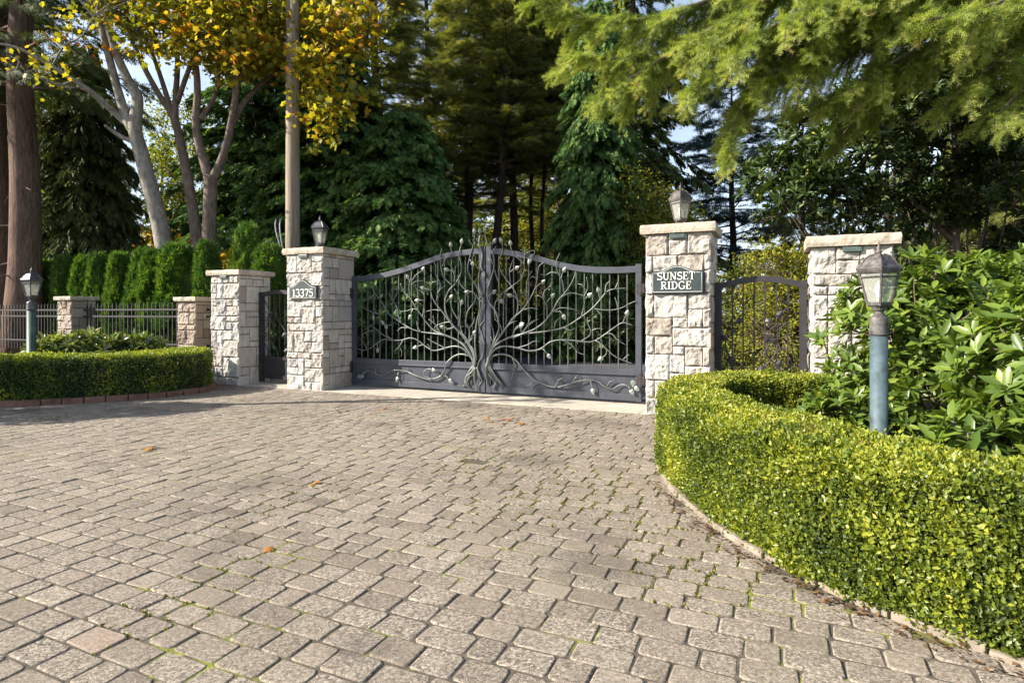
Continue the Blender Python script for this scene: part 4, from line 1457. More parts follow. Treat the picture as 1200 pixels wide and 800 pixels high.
# ---------------- whorled evergreen shrubs
def whorls(tips, axes, nleaf, L, W, open_deg, tmu, tsd):
    n = len(tips)
    ax = nrm(axes)
    ref = rand_dir(n)
    a = nrm(ref - ax * (ref * ax).sum(1, keepdims=True)); b = np.cross(ax, a)
    P_, D_, N_, T_, L_ = [], [], [], [], []
    for k in range(nleaf):
        ph = 2 * math.pi * k / nleaf + rng.normal(size=n) * .22
        op = np.radians(open_deg + rng.normal(size=n) * 14 - (k % 2) * 12)
        rad = a * np.cos(ph)[:, None] + b * np.sin(ph)[:, None]
        d = ax * np.cos(op)[:, None] + rad * np.sin(op)[:, None]
        P_.append(tips + rad * .006 - ax * (.012 * (k % 3))[..., None] if False else tips + rad * .006 - ax * .012 * (k % 3))
        D_.append(d); N_.append(ax * np.sin(op)[:, None] - rad * np.cos(op)[:, None] + rng.normal(size=(n, 3)) * .15)
        T_.append(tmu + rng.normal(size=n) * tsd); L_.append(L * rng.uniform(.65, 1.15, n))
    L_ = np.concatenate(L_)
    return np.concatenate(P_), np.concatenate(D_), np.concatenate(N_), L_, L_ * W, np.concatenate(T_)


def whorl_shrub(name, base, lobes, n, nleaf, L, W, mat, label, cat='shrub', group=None, tmu=.45, inner=.35, stem=M['bark_brown'], op=68, tsd=.17, stems=9, up=.55):
    """lobes: (x, y, z, rx, ry, rz) relative to base"""
    root = thing(name, base, 0, label, cat, group)
    lob = np.array(lobes, float)
    vol = (lob[:, 3] * lob[:, 4] + lob[:, 3] * lob[:, 5] + lob[:, 4] * lob[:, 5])
    pick = rng.choice(len(lob), n, p=vol / vol.sum())
    d = rand_dir(n)
    d[:, 2] = np.where(d[:, 2] < -.35, -d[:, 2], d[:, 2])
    rr = np.where(rng.random(n) < inner, rng.uniform(.55, .95, n), rng.uniform(.9, 1.06, n))
    q = lob[pick]
    pos = q[:, :3] + d * q[:, 3:] * rr[:, None]
    pos += rng.normal(size=pos.shape) * .02
    pos[:, 2] = np.maximum(pos[:, 2], .04)
    ax = nrm(d / q[:, 3:] * q[:, 3:].min(axis=1, keepdims=True) + np.array([0, 0, up]) + rng.normal(size=(n, 3)) * .3)
    p_, d_, n_, l_, w_, t_ = whorls(pos, ax, nleaf, L, W, op, tmu, tsd)
    scatter('foliage', ELLIPSE, p_, d_, n_, l_, w_, t_, mat, root)
    mb = MB()
    for i in range(stems):
        k = rng.integers(0, n)
        e = Vector(pos[k]); s = Vector((lob[pick[k]][0] * .4 + rng.normal() * .05, lob[pick[k]][1] * .4 + rng.normal() * .05, 0))
        mid = s.lerp(e, .5) + Vector((rng.normal() * .06, rng.normal() * .06, .05))
        mb.tube([s, mid, e], [.022, .014, .005], 6, 4)
    for k in range(0, n, max(1, n // 160)):          # shoots just under the leaf whorls
        e = Vector(pos[k]); a = Vector(ax[k])
        c = Vector(lob[pick[k]][:3])
        mb.tube([e, e - a * .10, e.lerp(c, .5)], [.004, .005, .008], 5, 3)
    mb.build('stems', stem, root, smooth=True)
    return root


RG = 'evergreen shrubs with big oval leaves in the lamp post bed'
whorl_shrub('rhododendron', GX(1100, 4.95), [(-.18, 0, .85, .75, .6, .80), (.55, .1, .75, .75, .6, .90), (.1, -.15, .5, .9, .55, .55), (.2, .2, 1.1, .6, .5, .50)], 900, 9, .125, .36, M['rhodo'],
            'tall sunlit big-leaved evergreen shrub directly behind the blue-grey lamp post', group=RG, tmu=.52)
whorl_shrub('rhododendron', (3.62, 3.45, .05), [(0, 0, .72, .85, .75, .68), (.5, .2, .95, .6, .6, .55), (-.35, -.15, .45, .55, .5, .45)], 700, 9, .135, .36, M['rhodo'],
            'largest nearby big-leaved evergreen shrub beside the lamp post, cut by the picture edge', group=RG, tmu=.46)
whorl_shrub('rhododendron', (2.62, 4.62, .05), [(0, 0, .26, .34, .32, .28), (.25, -.1, .22, .3, .3, .25)], 170, 8, .105, .38, M['rhodo'],
            'low young evergreen shrub with big leaves at the foot of the half covered pillar', group=RG, tmu=.50)
whorl_shrub('rhododendron', (2.55, 3.02, .05), [(0, 0, .30, .40, .34, .34), (.4, -.1, .32, .4, .35, .34)], 200, 8, .125, .38, M['rhodo'],
            'low big-leaved evergreen shrub growing just over the yellow-green hedge by the lamp post', group=RG, tmu=.5)
whorl_shrub('rhododendron', (5.2, 5.6, .05), [(0, 0, .9, 1.1, .8, .85), (-.6, .1, .7, .7, .6, .7)], 700, 8, .13, .36, M['rhodo'],
            'farther big-leaved evergreen shrub at the dark wood edge behind the lamp post bed', group=RG, tmu=.42)

BG = 'pale leafy shrubs in the hedge bed'
for px, Y, h, tm in ((62, 9.25, .40, .62), (100, 9.35, .47, .70), (136, 9.45, .42, .60), (168, 9.6, .40, .52)):
    g = GX(px, Y, .30)
    lab = {62: 'pale leafy shrub right next to the green lamp post post in the hedge bed', 100: 'tallest pale leafy shrub before the fieldstone pillar by the green lamp post',
           136: 'pale leafy shrub before the picket fence, third from the green lamp post', 168: 'small greyish leafy shrub before the picket fence, farthest from green lamp post'}[px].replace('post post', 'post')
    whorl_shrub('leafy_shrub', g, [(0, 0, h * .55, .30, .28, h * .6)], 60, 8, .19, .26, M['bed_leaf'], lab, group=BG, tmu=tm, stems=6, op=58)


def fern(loc, nf, L, mat, label, seed, cat='fern', upb=.6):
    r = np.random.default_rng(seed)
    root = thing('fern', loc, 0, label, cat)
    P_, D_, N_, LL = [], [], [], []
    mb = MB()
    for i in range(nf):
        az = 2 * math.pi * i / nf + r.normal() * .3
        h = np.array([math.cos(az), math.sin(az), 0]); ln = L * r.uniform(.7, 1.1)
        pts = []
        for k in range(14):
            t = k / 13
            pts.append(h * ln * t * .85 + np.array([0, 0, 1]) * ln * (upb * t * 1.6 - .95 * t * t))
        mb.tube([Vector(p) for p in pts[::3]], [.006, .005, .004, .003, .002], 5, 2)
        side = np.array([-h[1], h[0], 0])
        for k in range(2, 14):
            w = ln * .26 * math.sin(math.pi * (k + 1) / 15) + .02
            for sg in (-1, 1):
                P_.append(pts[k]); D_.append(side * sg + h * .4 + np.array([0, 0, -.15])); N_.append(np.array([0, 0, 1.]) + r.normal(size=3) * .2); LL.append(w)
    LL = np.array(LL)
    scatter('fronds', DIAMOND, np.array(P_), np.array(D_), np.array(N_), LL, LL * .38, r.normal(.5, .22, len(LL)), mat, root)
    mb.build('stems', M['bark_brown'], root)
    return root


whorl_shrub('rhododendron', (-10.2, 6.1, .1), [(0, 0, 1.0, .85, .85, 1.0), (0, 0, 2.3, .85, .85, 1.1), (0, 0, 3.1, .6, .6, .7)], 1000, 8, .14, .36, M['rhodo'], 'unseen tall evergreen shrub added outside the frame to shade the dark hedge and drive', tmu=.4)  # unseen shrub, added only for the shadow it throws on drive and hedge
fern(GX(8, 9.2, .30), 13, .62, M['dry_leaf'], 'withered brown fern behind the dark hedge at the picture edge', 3)
fern(GX(22, 9.6, .32), 12, .50, M['bed_leaf'], 'pale green fern between the withered fern and the green lamp post', 5)


# ---------------- clipped column conifers behind the fence
def column_tree(H, rad, seed, n=5200):
    r = np.random.default_rng(seed)
    t = r.uniform(0.02, 1, n) ** .9
    az = r.uniform(0, 2 * math.pi, n)
    prof = np.where(t < .12, .8 + t * 1.6, np.sqrt(np.clip(1 - ((t - .12) / .9) ** 2.6, 0, 1)))
    lump = 1 + .13 * np.sin(az * 3 + t * 9 + seed) + .10 * np.sin(az * 5 - t * 17) + .07 * np.sin(t * 41 + az * 2)
    rr = rad * prof * lump * np.where(r.random(n) < .25, r.uniform(.5, .9, n), r.uniform(.88, 1.06, n))
    pos = np.stack([rr * np.cos(az), rr * np.sin(az), t * H], 1)
    out = np.stack([np.cos(az), np.sin(az), np.zeros(n)], 1)
    d = nrm(out * .55 + np.array([0, 0, .9]) + r.normal(size=(n, 3)) * .32)
    nn = nrm(out + r.normal(size=(n, 3)) * .6)
    L = r.uniform(.09, .17, n)
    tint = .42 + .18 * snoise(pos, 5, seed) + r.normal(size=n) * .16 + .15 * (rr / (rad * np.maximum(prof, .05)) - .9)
    V, Fc, k = scatter_arr(FROND_SMALL, pos, d, nn, L, L * .9)
    me = arr_mesh('foliage', V, Fc, np.repeat(np.clip(tint, 0, 1), k))
    me.materials.append(M['thuja'])
    tm = MB(); tm.tube([(0, 0, 0), (0, 0, H * .85)], [rad * .16, .01], 7); tme = tm.build('trunk', M['bark_brown'])
    data = tme.data
    bpy.data.objects.remove(tme)
    return me, data


COLS = [column_tree(1.0, .15, s) for s in (1, 2, 3)]
hb = FP1c + B * 1.25


def on_row(px):
    a = (px - 600) / F
    # point hb + U*t seen at px
    t = (a * hb.y - hb.x) / (U.x - a * U.y)
    return hb + U * t


row = [(4, 300, .9), (27, 312, .75), (52, 304, 1.0), (77, 300, .95), (100, 301, .9), (121, 298, .9), (142, 297, .95), (163, 292, 1.0), (185, 294, 1.0), (210, 286, 1.25), (232, 302, .7), (252, 284, .85), (286, 262, 1.0), (315, 288, 1.1)]
for i, (px, py, wk) in enumerate(row):
    p = on_row(px)
    H = (CAMZ + (367 - py) / F * p.y - .05) / 1.09
    lab = ['leftmost clipped column conifer of the row, touching the picture edge', 'short column conifer between the edge one and the lit one near the lamp post', 'bright green column conifer right behind the green lamp post lantern', 'column conifer just after the green lamp post lantern',
           'column conifer rising behind the fieldstone pillar near the green lamp post', 'second column conifer past the fieldstone pillar near the lamp post', 'slim column conifer above the middle of the picket fence', 'column conifer above the middle of the picket fence, left of the pale trunk',
           'column conifer directly below the leaning pale trunk', 'broad bright column conifer left of the dark forked trunk', 'short column conifer behind the fieldstone pillar beside the medium pillar', 'pointed column conifer above one corner of the medium pillar',
           'tallest pointed column conifer, light green, above the medium pillar', 'rounded column conifer between the medium pillar and the utility pole'][i]
    root = thing('column_conifer', Vector((p.x, p.y, .05)), rng.uniform(0, 6), lab, 'conifer', 'clipped column conifers behind the picket fence')
    me, tr = COLS[i % 3]
    root.scale = (1.55 * wk * rng.uniform(.9, 1.12), 1.55 * wk, H)
    root.rotation_euler = (rng.normal() * .03, rng.normal() * .03, rng.uniform(0, 6))
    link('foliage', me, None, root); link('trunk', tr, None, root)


# ---------------- conifers
def conifer_data(H, R0, z0, nb, tmpl, L, W, per_m, seed, power=.8, rise=.25, droop=.45, hang=.35, tmu=.45, trunk_r=.2, limb_r=.025, lean=(0, 0), minlen=.3, spread=.30, bare=.15, inner=.12):
    r = np.random.default_rng(seed)
    P_, D_, N_, T_ = [], [], [], []
    lm = MB()
    for i in range(nb):
        t = (i + r.random()) / nb
        z = z0 + (H - z0) * t
        ln = R0 * (1 - t) ** power * r.uniform(.62, 1.12) + minlen
        az = i * 2.39996 + r.normal() * .35
        dr = np.array([math.cos(az), math.sin(az), 0]); pe = np.array([-dr[1], dr[0], 0])
        org = np.array([lean[0] * z / H, lean[1] * z / H, z])
        ri = rise + r.normal() * .10; do = droop * r.uniform(.7, 1.3)
        k = max(5, int(ln * per_m))
        s = inner + (1 - inner) * r.random(k) ** .75
        lat = r.uniform(-1, 1, k) * spread * ln * (1.05 - s * .8)
        zz = ln * (ri * s - do * s * s) - np.abs(lat) * .25 + r.normal(size=k) * .04
        pos = org + dr * (ln * s)[:, None] + pe * lat[:, None]; pos[:, 2] += zz
        slope = ri - 2 * do * s
        d = dr * (.75 + 0 * s)[:, None] + pe * (np.sign(lat) * r.uniform(.2, .9, k))[:, None]
        d[:, 2] += slope * .7 - hang * r.uniform(.3, 1.3, k)
        P_.append(pos); D_.append(d + r.normal(size=(k, 3)) * .18)
        n = np.tile(np.array([0, 0, 1.0]), (k, 1)) + r.normal(size=(k, 3)) * .42
        N_.append(n)
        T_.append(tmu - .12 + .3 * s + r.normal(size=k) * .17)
        ps = [org, org + dr * ln * .5 + np.array([0, 0, ln * (ri * .5 - do * .25)]), org + dr * ln * .92 + np.array([0, 0, ln * (ri * .92 - do * .85)])]
        lm.tube([Vector(p) for p in ps], [limb_r * (1 - t * .6), limb_r * .6 * (1 - t * .6), .006], 5, 3, cap=False)
    # bare dead stubs on the lower trunk
    if z0 > 2:
        for i in range(int(nb * bare)):
            z = r.uniform(z0 * .3, z0); az = r.uniform(0, 6.28); ln = r.uniform(.4, 1.3)
            dr = Vector((math.cos(az), math.sin(az), r.uniform(-.3, .1)))
            o = Vector((lean[0] * z / H, lean[1] * z / H, z))
            lm.tube([o, o + dr * ln * .5, o + dr * ln + Vector((0, 0, -.1))], [limb_r * .5, limb_r * .3, .004], 4, 2, cap=False)
    P_, D_, N_, T_ = map(np.concatenate, (P_, D_, N_, T_))
    ls = L * r.uniform(.65, 1.3, len(P_))
    V, Fc, k = scatter_arr(tmpl, P_, D_, N_, ls, ls * W)
    crown = arr_mesh('crown', V, Fc, np.repeat(np.clip(T_, 0, 1), k))
    tk = MB()
    pts = []; rad = []
    for i in range(9):
        t = i / 8
        pts.append(Vector((lean[0] * t + .05 * math.sin(i * 2 + seed), lean[1] * t + .05 * math.cos(i * 1.7 + seed), H * t)))
        rad.append(trunk_r * (1 - t) ** .8 * (1.25 if i == 0 else 1) + .01)
    tk.tube(pts, rad, 12, 4)
    return crown, tk, lm


def conifer(name, base, label, mat, bark, group=None, cat='tree', rz=0, **kw):
    crown, tk, lm = conifer_data(**kw)
    root = thing(name, base, rz, label, cat, group)
    crown.materials.append(mat)
    link('crown', crown, None, root)
    tk.build('trunk', bark, root, smooth=True)
    lm.build('limbs', bark, root, smooth=True)
    return root


def gx(px, Y): return GX(px, Y, -.02)


CED = dict(tmpl=FROND, W=.85, power=.5, rise=.10, droop=.38, hang=.55, trunk_r=.22)
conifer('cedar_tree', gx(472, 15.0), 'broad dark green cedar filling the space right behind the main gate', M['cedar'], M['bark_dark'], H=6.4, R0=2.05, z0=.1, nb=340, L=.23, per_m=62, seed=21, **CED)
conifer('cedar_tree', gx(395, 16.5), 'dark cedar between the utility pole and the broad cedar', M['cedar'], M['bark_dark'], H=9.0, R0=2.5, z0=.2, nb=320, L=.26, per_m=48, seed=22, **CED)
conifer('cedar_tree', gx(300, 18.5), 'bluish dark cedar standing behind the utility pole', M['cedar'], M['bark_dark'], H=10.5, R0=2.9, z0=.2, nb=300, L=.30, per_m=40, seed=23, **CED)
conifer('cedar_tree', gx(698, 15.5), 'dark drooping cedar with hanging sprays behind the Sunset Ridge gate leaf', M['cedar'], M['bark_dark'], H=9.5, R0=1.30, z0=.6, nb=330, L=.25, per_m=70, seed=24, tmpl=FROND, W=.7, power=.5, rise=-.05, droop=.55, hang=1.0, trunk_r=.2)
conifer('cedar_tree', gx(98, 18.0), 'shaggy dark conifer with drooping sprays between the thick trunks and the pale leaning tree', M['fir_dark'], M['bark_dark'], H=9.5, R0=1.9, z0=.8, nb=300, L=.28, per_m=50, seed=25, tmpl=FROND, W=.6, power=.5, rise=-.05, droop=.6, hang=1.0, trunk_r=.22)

# tall pines whose bare trunks show above the gate
PIN = dict(tmpl=NEEDLES, W=.75, power=.55, rise=.28, droop=.25, hang=.1, limb_r=.035)
pines = [(573, 19.0, 'leaning dark pine trunk nearest the broad cedar, above the gate', .155, (1.0, 0), 15), (603, 21.0, 'straight pine with a reddish dark trunk above the gate, next to the leaning pine', .17, (-.2, 0), 16),
         (622, 23.0, 'thin pine trunk right of the straight reddish pine', .10, (.1, 0), 14), (634, 22.0, 'thin pine trunk nearest the drooping cedar', .09, (.2, 0), 13)]
for i, (px, Y, lab, tr, lean, H) in enumerate(pines):
    conifer('pine_tree', gx(px, Y), lab, M['pine_olive'] if i != 2 else M['fir_dark'], M['bark_dark'], H=H, R0=2.6, z0=6.0 + .3 * i, nb=110, L=.24, per_m=48, seed=40 + i, trunk_r=tr, lean=lean, bare=.5, **PIN)

back = [(440, 17.8, 15, 2.2, 'pine_olive'), (500, 23.0, 17, 2.4, 'pine_olive'), (548, 21, 14, 2.4, 'pine_olive'), (655, 27, 17, 2.8, 'pine_olive'), (735, 25, 14, 2.4, 'pine_olive'), (590, 33, 18, 3.4, 'pine_olive')]
labs = ['tall olive pine crown rising over the dark cedar nearest the utility pole', 'tall olive pine with a visible trunk rising over the broad cedar', 'olive pine just behind the top of the broad cedar', 'olive pine above the thin trunks behind the gate', 'olive pine behind the drooping cedar near the lantern', 'far sunlit pine seen between the trunks above the gate']
for (px, Y, H, R0, mt), lab in zip(back, labs):
    conifer('pine_tree', gx(px, Y), lab, M[mt], M['bark_dark'], H=H, R0=R0, z0=5.0 if px < 600 else 1.6, nb=95, L=.34, per_m=30, seed=int(px), trunk_r=.22, **PIN)

# thick reddish trunks at the picture edge
conifer('fir_tree', gx(27, 14.2), 'thick reddish brown fir trunk near the picture edge behind the column conifers', M['fir_dark'], M['bark_fir'], H=19, R0=3.0, z0=6.6, nb=70, tmpl=NEEDLES, L=.3, W=.6, per_m=30, seed=61, trunk_r=.36, power=.5, limb_r=.05, bare=.25)
conifer('fir_tree', gx(-4, 15.2), 'second reddish fir trunk cut by the picture edge', M['fir_dark'], M['bark_fir'], H=19, R0=3.0, z0=7.0, nb=60, tmpl=NEEDLES, L=.3, W=.6, per_m=30, seed=62, trunk_r=.34, power=.5, limb_r=.05, bare=.25)

# blue-green pine with sky around it
conifer('pine_tree', gx(858, 19.0), 'airy blue-green pine against the bright sky behind the Sunset Ridge lantern', M['pine_blue'], M['bark_dark'], H=9.2, R0=2.3, z0=2.2, nb=85, seed=71, L=.38, per_m=20, trunk_r=.14, **PIN)


# ---------------- round leafy crowns
def leafy(name, base, lobes, nclump, per, L, tmpl, W, mat, bark, label, cat='tree', group=None, tmu=.45, csz=.22, stems=None, seed=1, droop=.25, shell=.55, trunk_r=.07):
    r = np.random.default_rng(seed)
    root = thing(name, base, 0, label, cat, group)
    lob = np.array(lobes, float)
    vol = (lob[:, 3] * lob[:, 4] * lob[:, 5]) ** .67
    pick = r.choice(len(lob), nclump, p=vol / vol.sum())
    d = nrm(r.normal(size=(nclump, 3)))
    rr = r.uniform(shell, 1.05, nclump) ** .6
    q = lob[pick]
    cc = q[:, :3] + d * q[:, 3:] * rr[:, None]
    cc[:, 2] = np.maximum(cc[:, 2], .15)
    cnt = r.integers(int(per * .5), int(per * 1.5), nclump)
    idx = np.repeat(np.arange(nclump), cnt)
    n = len(idx)
    pos = cc[idx] + r.normal(size=(n, 3)) * csz * np.array([1, 1, .6])
    dd = nrm(d[idx] * .6 + r.normal(size=(n, 3)) * .8 + np.array([0, 0, -droop]))
    nn = nrm(np.array([0, 0, 1.0]) + d[idx] * .4 + r.normal(size=(n, 3)) * .6)
    ct = r.normal(size=nclump) * .22
    ls = L * r.uniform(.6, 1.25, n)
    scatter('crown', tmpl, pos, dd, nn, ls, ls * W, tmu + ct[idx] + r.normal(size=n) * .13, mat, root)
    tk = MB()
    lowest = lob[np.argmin(lob[:, 2])]
    if stems is None:
        top = Vector((lob[:, 0].mean(), lob[:, 1].mean(), lob[:, 2].mean()))
        tk.tube([(0, 0, 0), top * .5 + Vector((.05, 0, 0)), top], [trunk_r * 1.2, trunk_r * .8, trunk_r * .5], 9, 5)
        ends = [top, top * .6]
    else:
        ends = []
        for pts, rad in stems:
            tk.tube(pts, rad, 11, 6)
            pp, rq = catmull([Vector(p) for p in pts], rad, 6)
            ends += pp[len(pp) // 3:]
    lm = tk
    for k in range(nclump):
        c = Vector(cc[k])
        e = min(ends, key=lambda p: (p - c).length + (.6 if p.z > c.z else 0))
        if (e - c).length < .03 or (e - c).length > 1.25: continue
        mid = e.lerp(c, .5) + Vector((r.normal() * .12, r.normal() * .12, .10 * (e - c).length))
        lm.tube([e, mid, c], [min(.018, .006 + .006 * (e - c).length), .007, .003], 5, 4, cap=False)
    tk.build('trunk', bark, root, smooth=True)
    return root


def rel(path, Y, base):
    return [P(x, y, Y + (dy[0] if dy else 0)) - base for x, y, *dy in path]


YD = 13.3
# pale leaning tree with the long bare limb
bA = GX(197, YD, .0)
leafy('deciduous_tree', bA,
      [tuple(P(120, 5, 12.8) - bA) + (1.5, 1.4, 1.0), tuple(P(60, 70, 12.5) - bA) + (.8, .8, .8), tuple(P(160, -30, 13.2) - bA) + (1.4, 1.3, .9)], 80, 13, .125, PALMATE, 1.1, M['autumn'], M['bark_grey'],
      'pale leaning tree with a long bare limb and few yellow leaves', tmu=.50, csz=.20, seed=5, shell=.3,
      stems=[(rel([(198, 330), (187, 262), (176, 220), (165, 178), (158, 150), (161, 115), (150, 94), (135, 60), (124, 25), (110, -30), (95, -80)], YD, bA), [.19, .175, .165, .155, .14, .115, .10, .085, .07, .05, .02]),
             (rel([(160, 158), (150, 142), (139, 109), (128, 68), (118, 28), (112, -20, .4), (118, -70, .8)], YD, bA), [.12, .105, .09, .08, .065, .05, .02]),
             (rel([(152, 146), (142, 139), (112, 112, -.3), (86, 94, -.5), (49, 71, -.8), (19, 56, -1.0), (-12, 50, -1.2)], YD, bA), [.085, .07, .062, .055, .042, .03, .015]),
             (rel([(162, 168), (148, 163), (134, 155), (123, 147, -.2)], YD, bA), [.06, .05, .045, .03]),
             (rel([(86, 94, -.5), (70, 100, -.7), (45, 92, -1.0), (18, 84, -1.1)], YD, bA), [.03, .022, .015, .008]),
             (rel([(60, 80, -.6), (75, 55, -.8), (96, 42, -1.0), (110, 20, -1.1)], YD, bA), [.024, .018, .013, .007])])
# brown tree with three upright forks
bB = GX(233, YD + .3, .0)
leafy('deciduous_tree', bB,
      [tuple(P(235, 20, 13.0) - bB) + (1.7, 1.3, 1.2), tuple(P(300, -20, 13.4) - bB) + (1.4, 1.3, 1.1), tuple(P(170, -10, 13.4) - bB) + (1.4, 1.2, 1.0)], 240, 19, .135, PALMATE, 1.1, M['autumn'], M['bark_brown'],
      'brown tree splitting into three upright forks under yellow-green leaves', tmu=.42, csz=.21, seed=6, shell=.3,
      stems=[(rel([(235, 330), (231, 285), (224, 232), (214, 180), (204, 139), (187, 112), (165, 71), (150, 30), (140, -40)], YD + .3, bB), [.15, .13, .115, .10, .085, .065, .055, .045, .03]),
             (rel([(205, 142), (206, 110), (208, 75), (206, 22), (209, -50)], YD + .3, bB), [.08, .065, .055, .045, .025]),
             (rel([(202, 135), (193, 105), (180, 67), (160, 19, .5), (150, -40, .9)], YD + .3, bB), [.065, .055, .045, .035, .02]),
             (rel([(208, 120), (222, 80, -.4), (240, 40, -.7), (262, -10, -.9)], YD + .3, bB), [.06, .05, .04, .02])])
# mossy V-forked tree
bC = GX(247, YD - .2, .0)
leafy('deciduous_tree', bC,
      [tuple(P(312, 40, 13.6) - bC) + (1.5, .8, 1.25), tuple(P(385, 85, 12.6) - bC) + (.8, .6, 1.0), tuple(P(410, 20, 12.8) - bC) + (.9, .8, .9), tuple(P(270, 30, 12.6) - bC) + (1.4, 1.0, 1.0), tuple(P(392, 140, 12.4) - bC) + (.4, .4, .5)], 330, 19, .135, PALMATE, 1.1, M['autumn'], M['bark_brown'],
      'V-forked brownish tree with yellow and orange leaves reaching past the utility pole', tmu=.50, csz=.23, seed=7, shell=.3,
      stems=[(rel([(246, 330), (245, 285), (246, 240), (247, 206)], YD - .2, bC), [.165, .15, .14, .14]),
             (rel([(246, 212), (240, 192), (230, 152), (231, 94), (222, 19), (220, -50)], YD - .2, bC), [.115, .10, .085, .07, .055, .03]),
             (rel([(249, 210), (260, 187), (270, 150), (277, 94), (270, 37), (275, -40)], YD - .2, bC), [.105, .09, .08, .065, .05, .03]),
             (rel([(270, 150), (288, 118, .3), (318, 88, .7), (350, 62, .5), (392, 60, .0), (430, 50, -.2)], YD - .2, bC), [.07, .06, .05, .04, .028, .012]),
             (rel([(276, 100), (300, 60, .4), (330, 30, .7), (370, 5, .9)], YD - .2, bC), [.06, .05, .04, .02]),
             (rel([(235, 140), (252, 110, .3), (258, 60, .3), (250, 0, .3)], YD - .2, bC), [.06, .05, .045, .02])])

# unseen slender tree, added outside the frame to cast streak shadows on the drive
tb = Vector((-9.3, 6.5, 0))
leafy('deciduous_tree', tb, [(.2, .1, 6.6, .8, .7, .9), (-.3, .3, 7.8, .9, .8, .9), (.5, -.3, 5.6, .5, .4, .4)], 46, 12, .12, PALMATE, 1.1, M['autumn'], M['bark_brown'],
      'unseen slender leaning tree added outside the frame to streak the drive with shadow', tmu=.5, csz=.16, seed=31, shell=.3,
      stems=[([(0, 0, 0), (.05, .02, 2.2), (.12, .05, 4.2), (.2, .1, 6.2), (.1, .2, 8.2)], [.10, .085, .07, .05, .02]), ([(.1, .04, 3.9), (.5, -.25, 5.2), (.7, -.4, 6.4)], [.045, .035, .012])])

# small leafy trees and bushes further back
leafy('leafy_tree', gx(778, 14.5), [(0, 0, 2.4, 1.05, 1.0, 2.0), (-.5, .2, 3.6, .9, .8, 1.3), (.4, 0, 1.4, .8, .8, 1.2)], 380, 34, .085, DIAMOND, .6, M['olive_leaf'], M['bark_brown'], 'yellowish olive leafy tree behind the Sunset Ridge pillar', tmu=.52, csz=.17, seed=11)
leafy('leafy_shrub', gx(918, 8.9), [(0, 0, 1.0, .75, .6, 1.0), (-.25, 0, 1.75, .42, .4, .60), (.25, .1, 1.55, .45, .5, .7)], 330, 40, .05, DIAMOND, .6, M['lime_leaf'], M['bark_brown'], 'yellow-green leafy bush behind the arched garden gate', 'shrub', tmu=.50, csz=.10, seed=12)
leafy('leafy_shrub', gx(868, 11.6), [(0, 0, 1.1, .9, .7, 1.0), (.3, 0, 1.7, .5, .5, .6)], 260, 34, .07, DIAMOND, .6, M['olive_leaf'], M['bark_brown'], 'dark leafy bush under the patch of sky behind the garden gate', 'shrub', tmu=.25, csz=.13, seed=13)
leafy('leafy_tree', gx(175, 20.0), [(0, 0, 2.2, 1.1, .9, 1.3), (.6, 0, 3.0, .9, .8, 1.0)], 210, 18, .16, PALMATE, 1.1, M['autumn'], M['bark_brown'], 'orange leafed young tree far behind the pale leaning trunk', tmu=.72, csz=.2, seed=14)
leafy('leafy_tree', gx(215, 22.0), [(0, 0, 3.6, 1.6, 1.2, 2.4), (.4, 0, 6.0, 1.5, 1.2, 2.0), (-.6, .3, 8.0, 1.4, 1.2, 1.6)], 420, 26, .13, DIAMOND, .65, M['lime_leaf'], M['bark_brown'], 'sunlit green leafy tree far behind the three forked trunks', tmu=.42, csz=.26, seed=15)
leafy('leafy_tree', gx(60, 21.0), [(0, 0, 3.0, 1.7, 1.2, 2.2), (.7, 0, 6.2, 1.3, 1.2, 2.0)], 330, 24, .14, DIAMOND, .65, M['lime_leaf'], M['bark_brown'], 'pale yellow-green tree behind the thick reddish trunks', tmu=.48, csz=.26, seed=16)
leafy('leafy_shrub', gx(262, 14.8), [(0, 0, 1.5, .6, .5, 1.0), (.35, 0, 1.9, .4, .4, .75)], 160, 26, .09, DIAMOND, .6, M['lime_leaf'], M['bark_brown'], 'pale leafy bush behind the pointed column conifers', 'shrub', tmu=.45, csz=.13, seed=17)
leafy('leafy_shrub', gx(272, 15.6), [(0, 0, 2.3, .75, .5, .55)], 90, 14, .14, PALMATE, 1.1, M['autumn'], M['bark_brown'], 'rusty orange bush above the pointed column conifers', 'shrub', tmu=.85, csz=.16, seed=18)
leafy('leafy_tree', gx(735, 21.0), [(0, 0, 3.0, 1.2, 1.0, 2.2)], 220, 24, .13, DIAMOND, .65, M['lime_leaf'], M['bark_brown'], 'sunlit yellow-green tree seen through the gate bars beyond the drooping cedar', tmu=.46, csz=.24, seed=19)

for px, Y, h, lab in ((590, 27.0, 3.2, 'sunlit yellow-green undergrowth tree seen between the pine trunks above the gate'), (632, 29.0, 3.6, 'pale yellow-green undergrowth tree behind the thin pine trunks'), (548, 24.0, 2.6, 'sunlit yellow-green undergrowth tree beside the broad cedar')):
    leafy('leafy_tree', gx(px, Y), [(0, 0, h * .6, 1.9, 1.2, h * .6), (.5, 0, h * 1.3, 1.6, 1.1, h * .55)], 330, 26, .15, DIAMOND, .65, M['lime_leaf'], M['bark_brown'], lab, tmu=.55, csz=.3, seed=int(px))

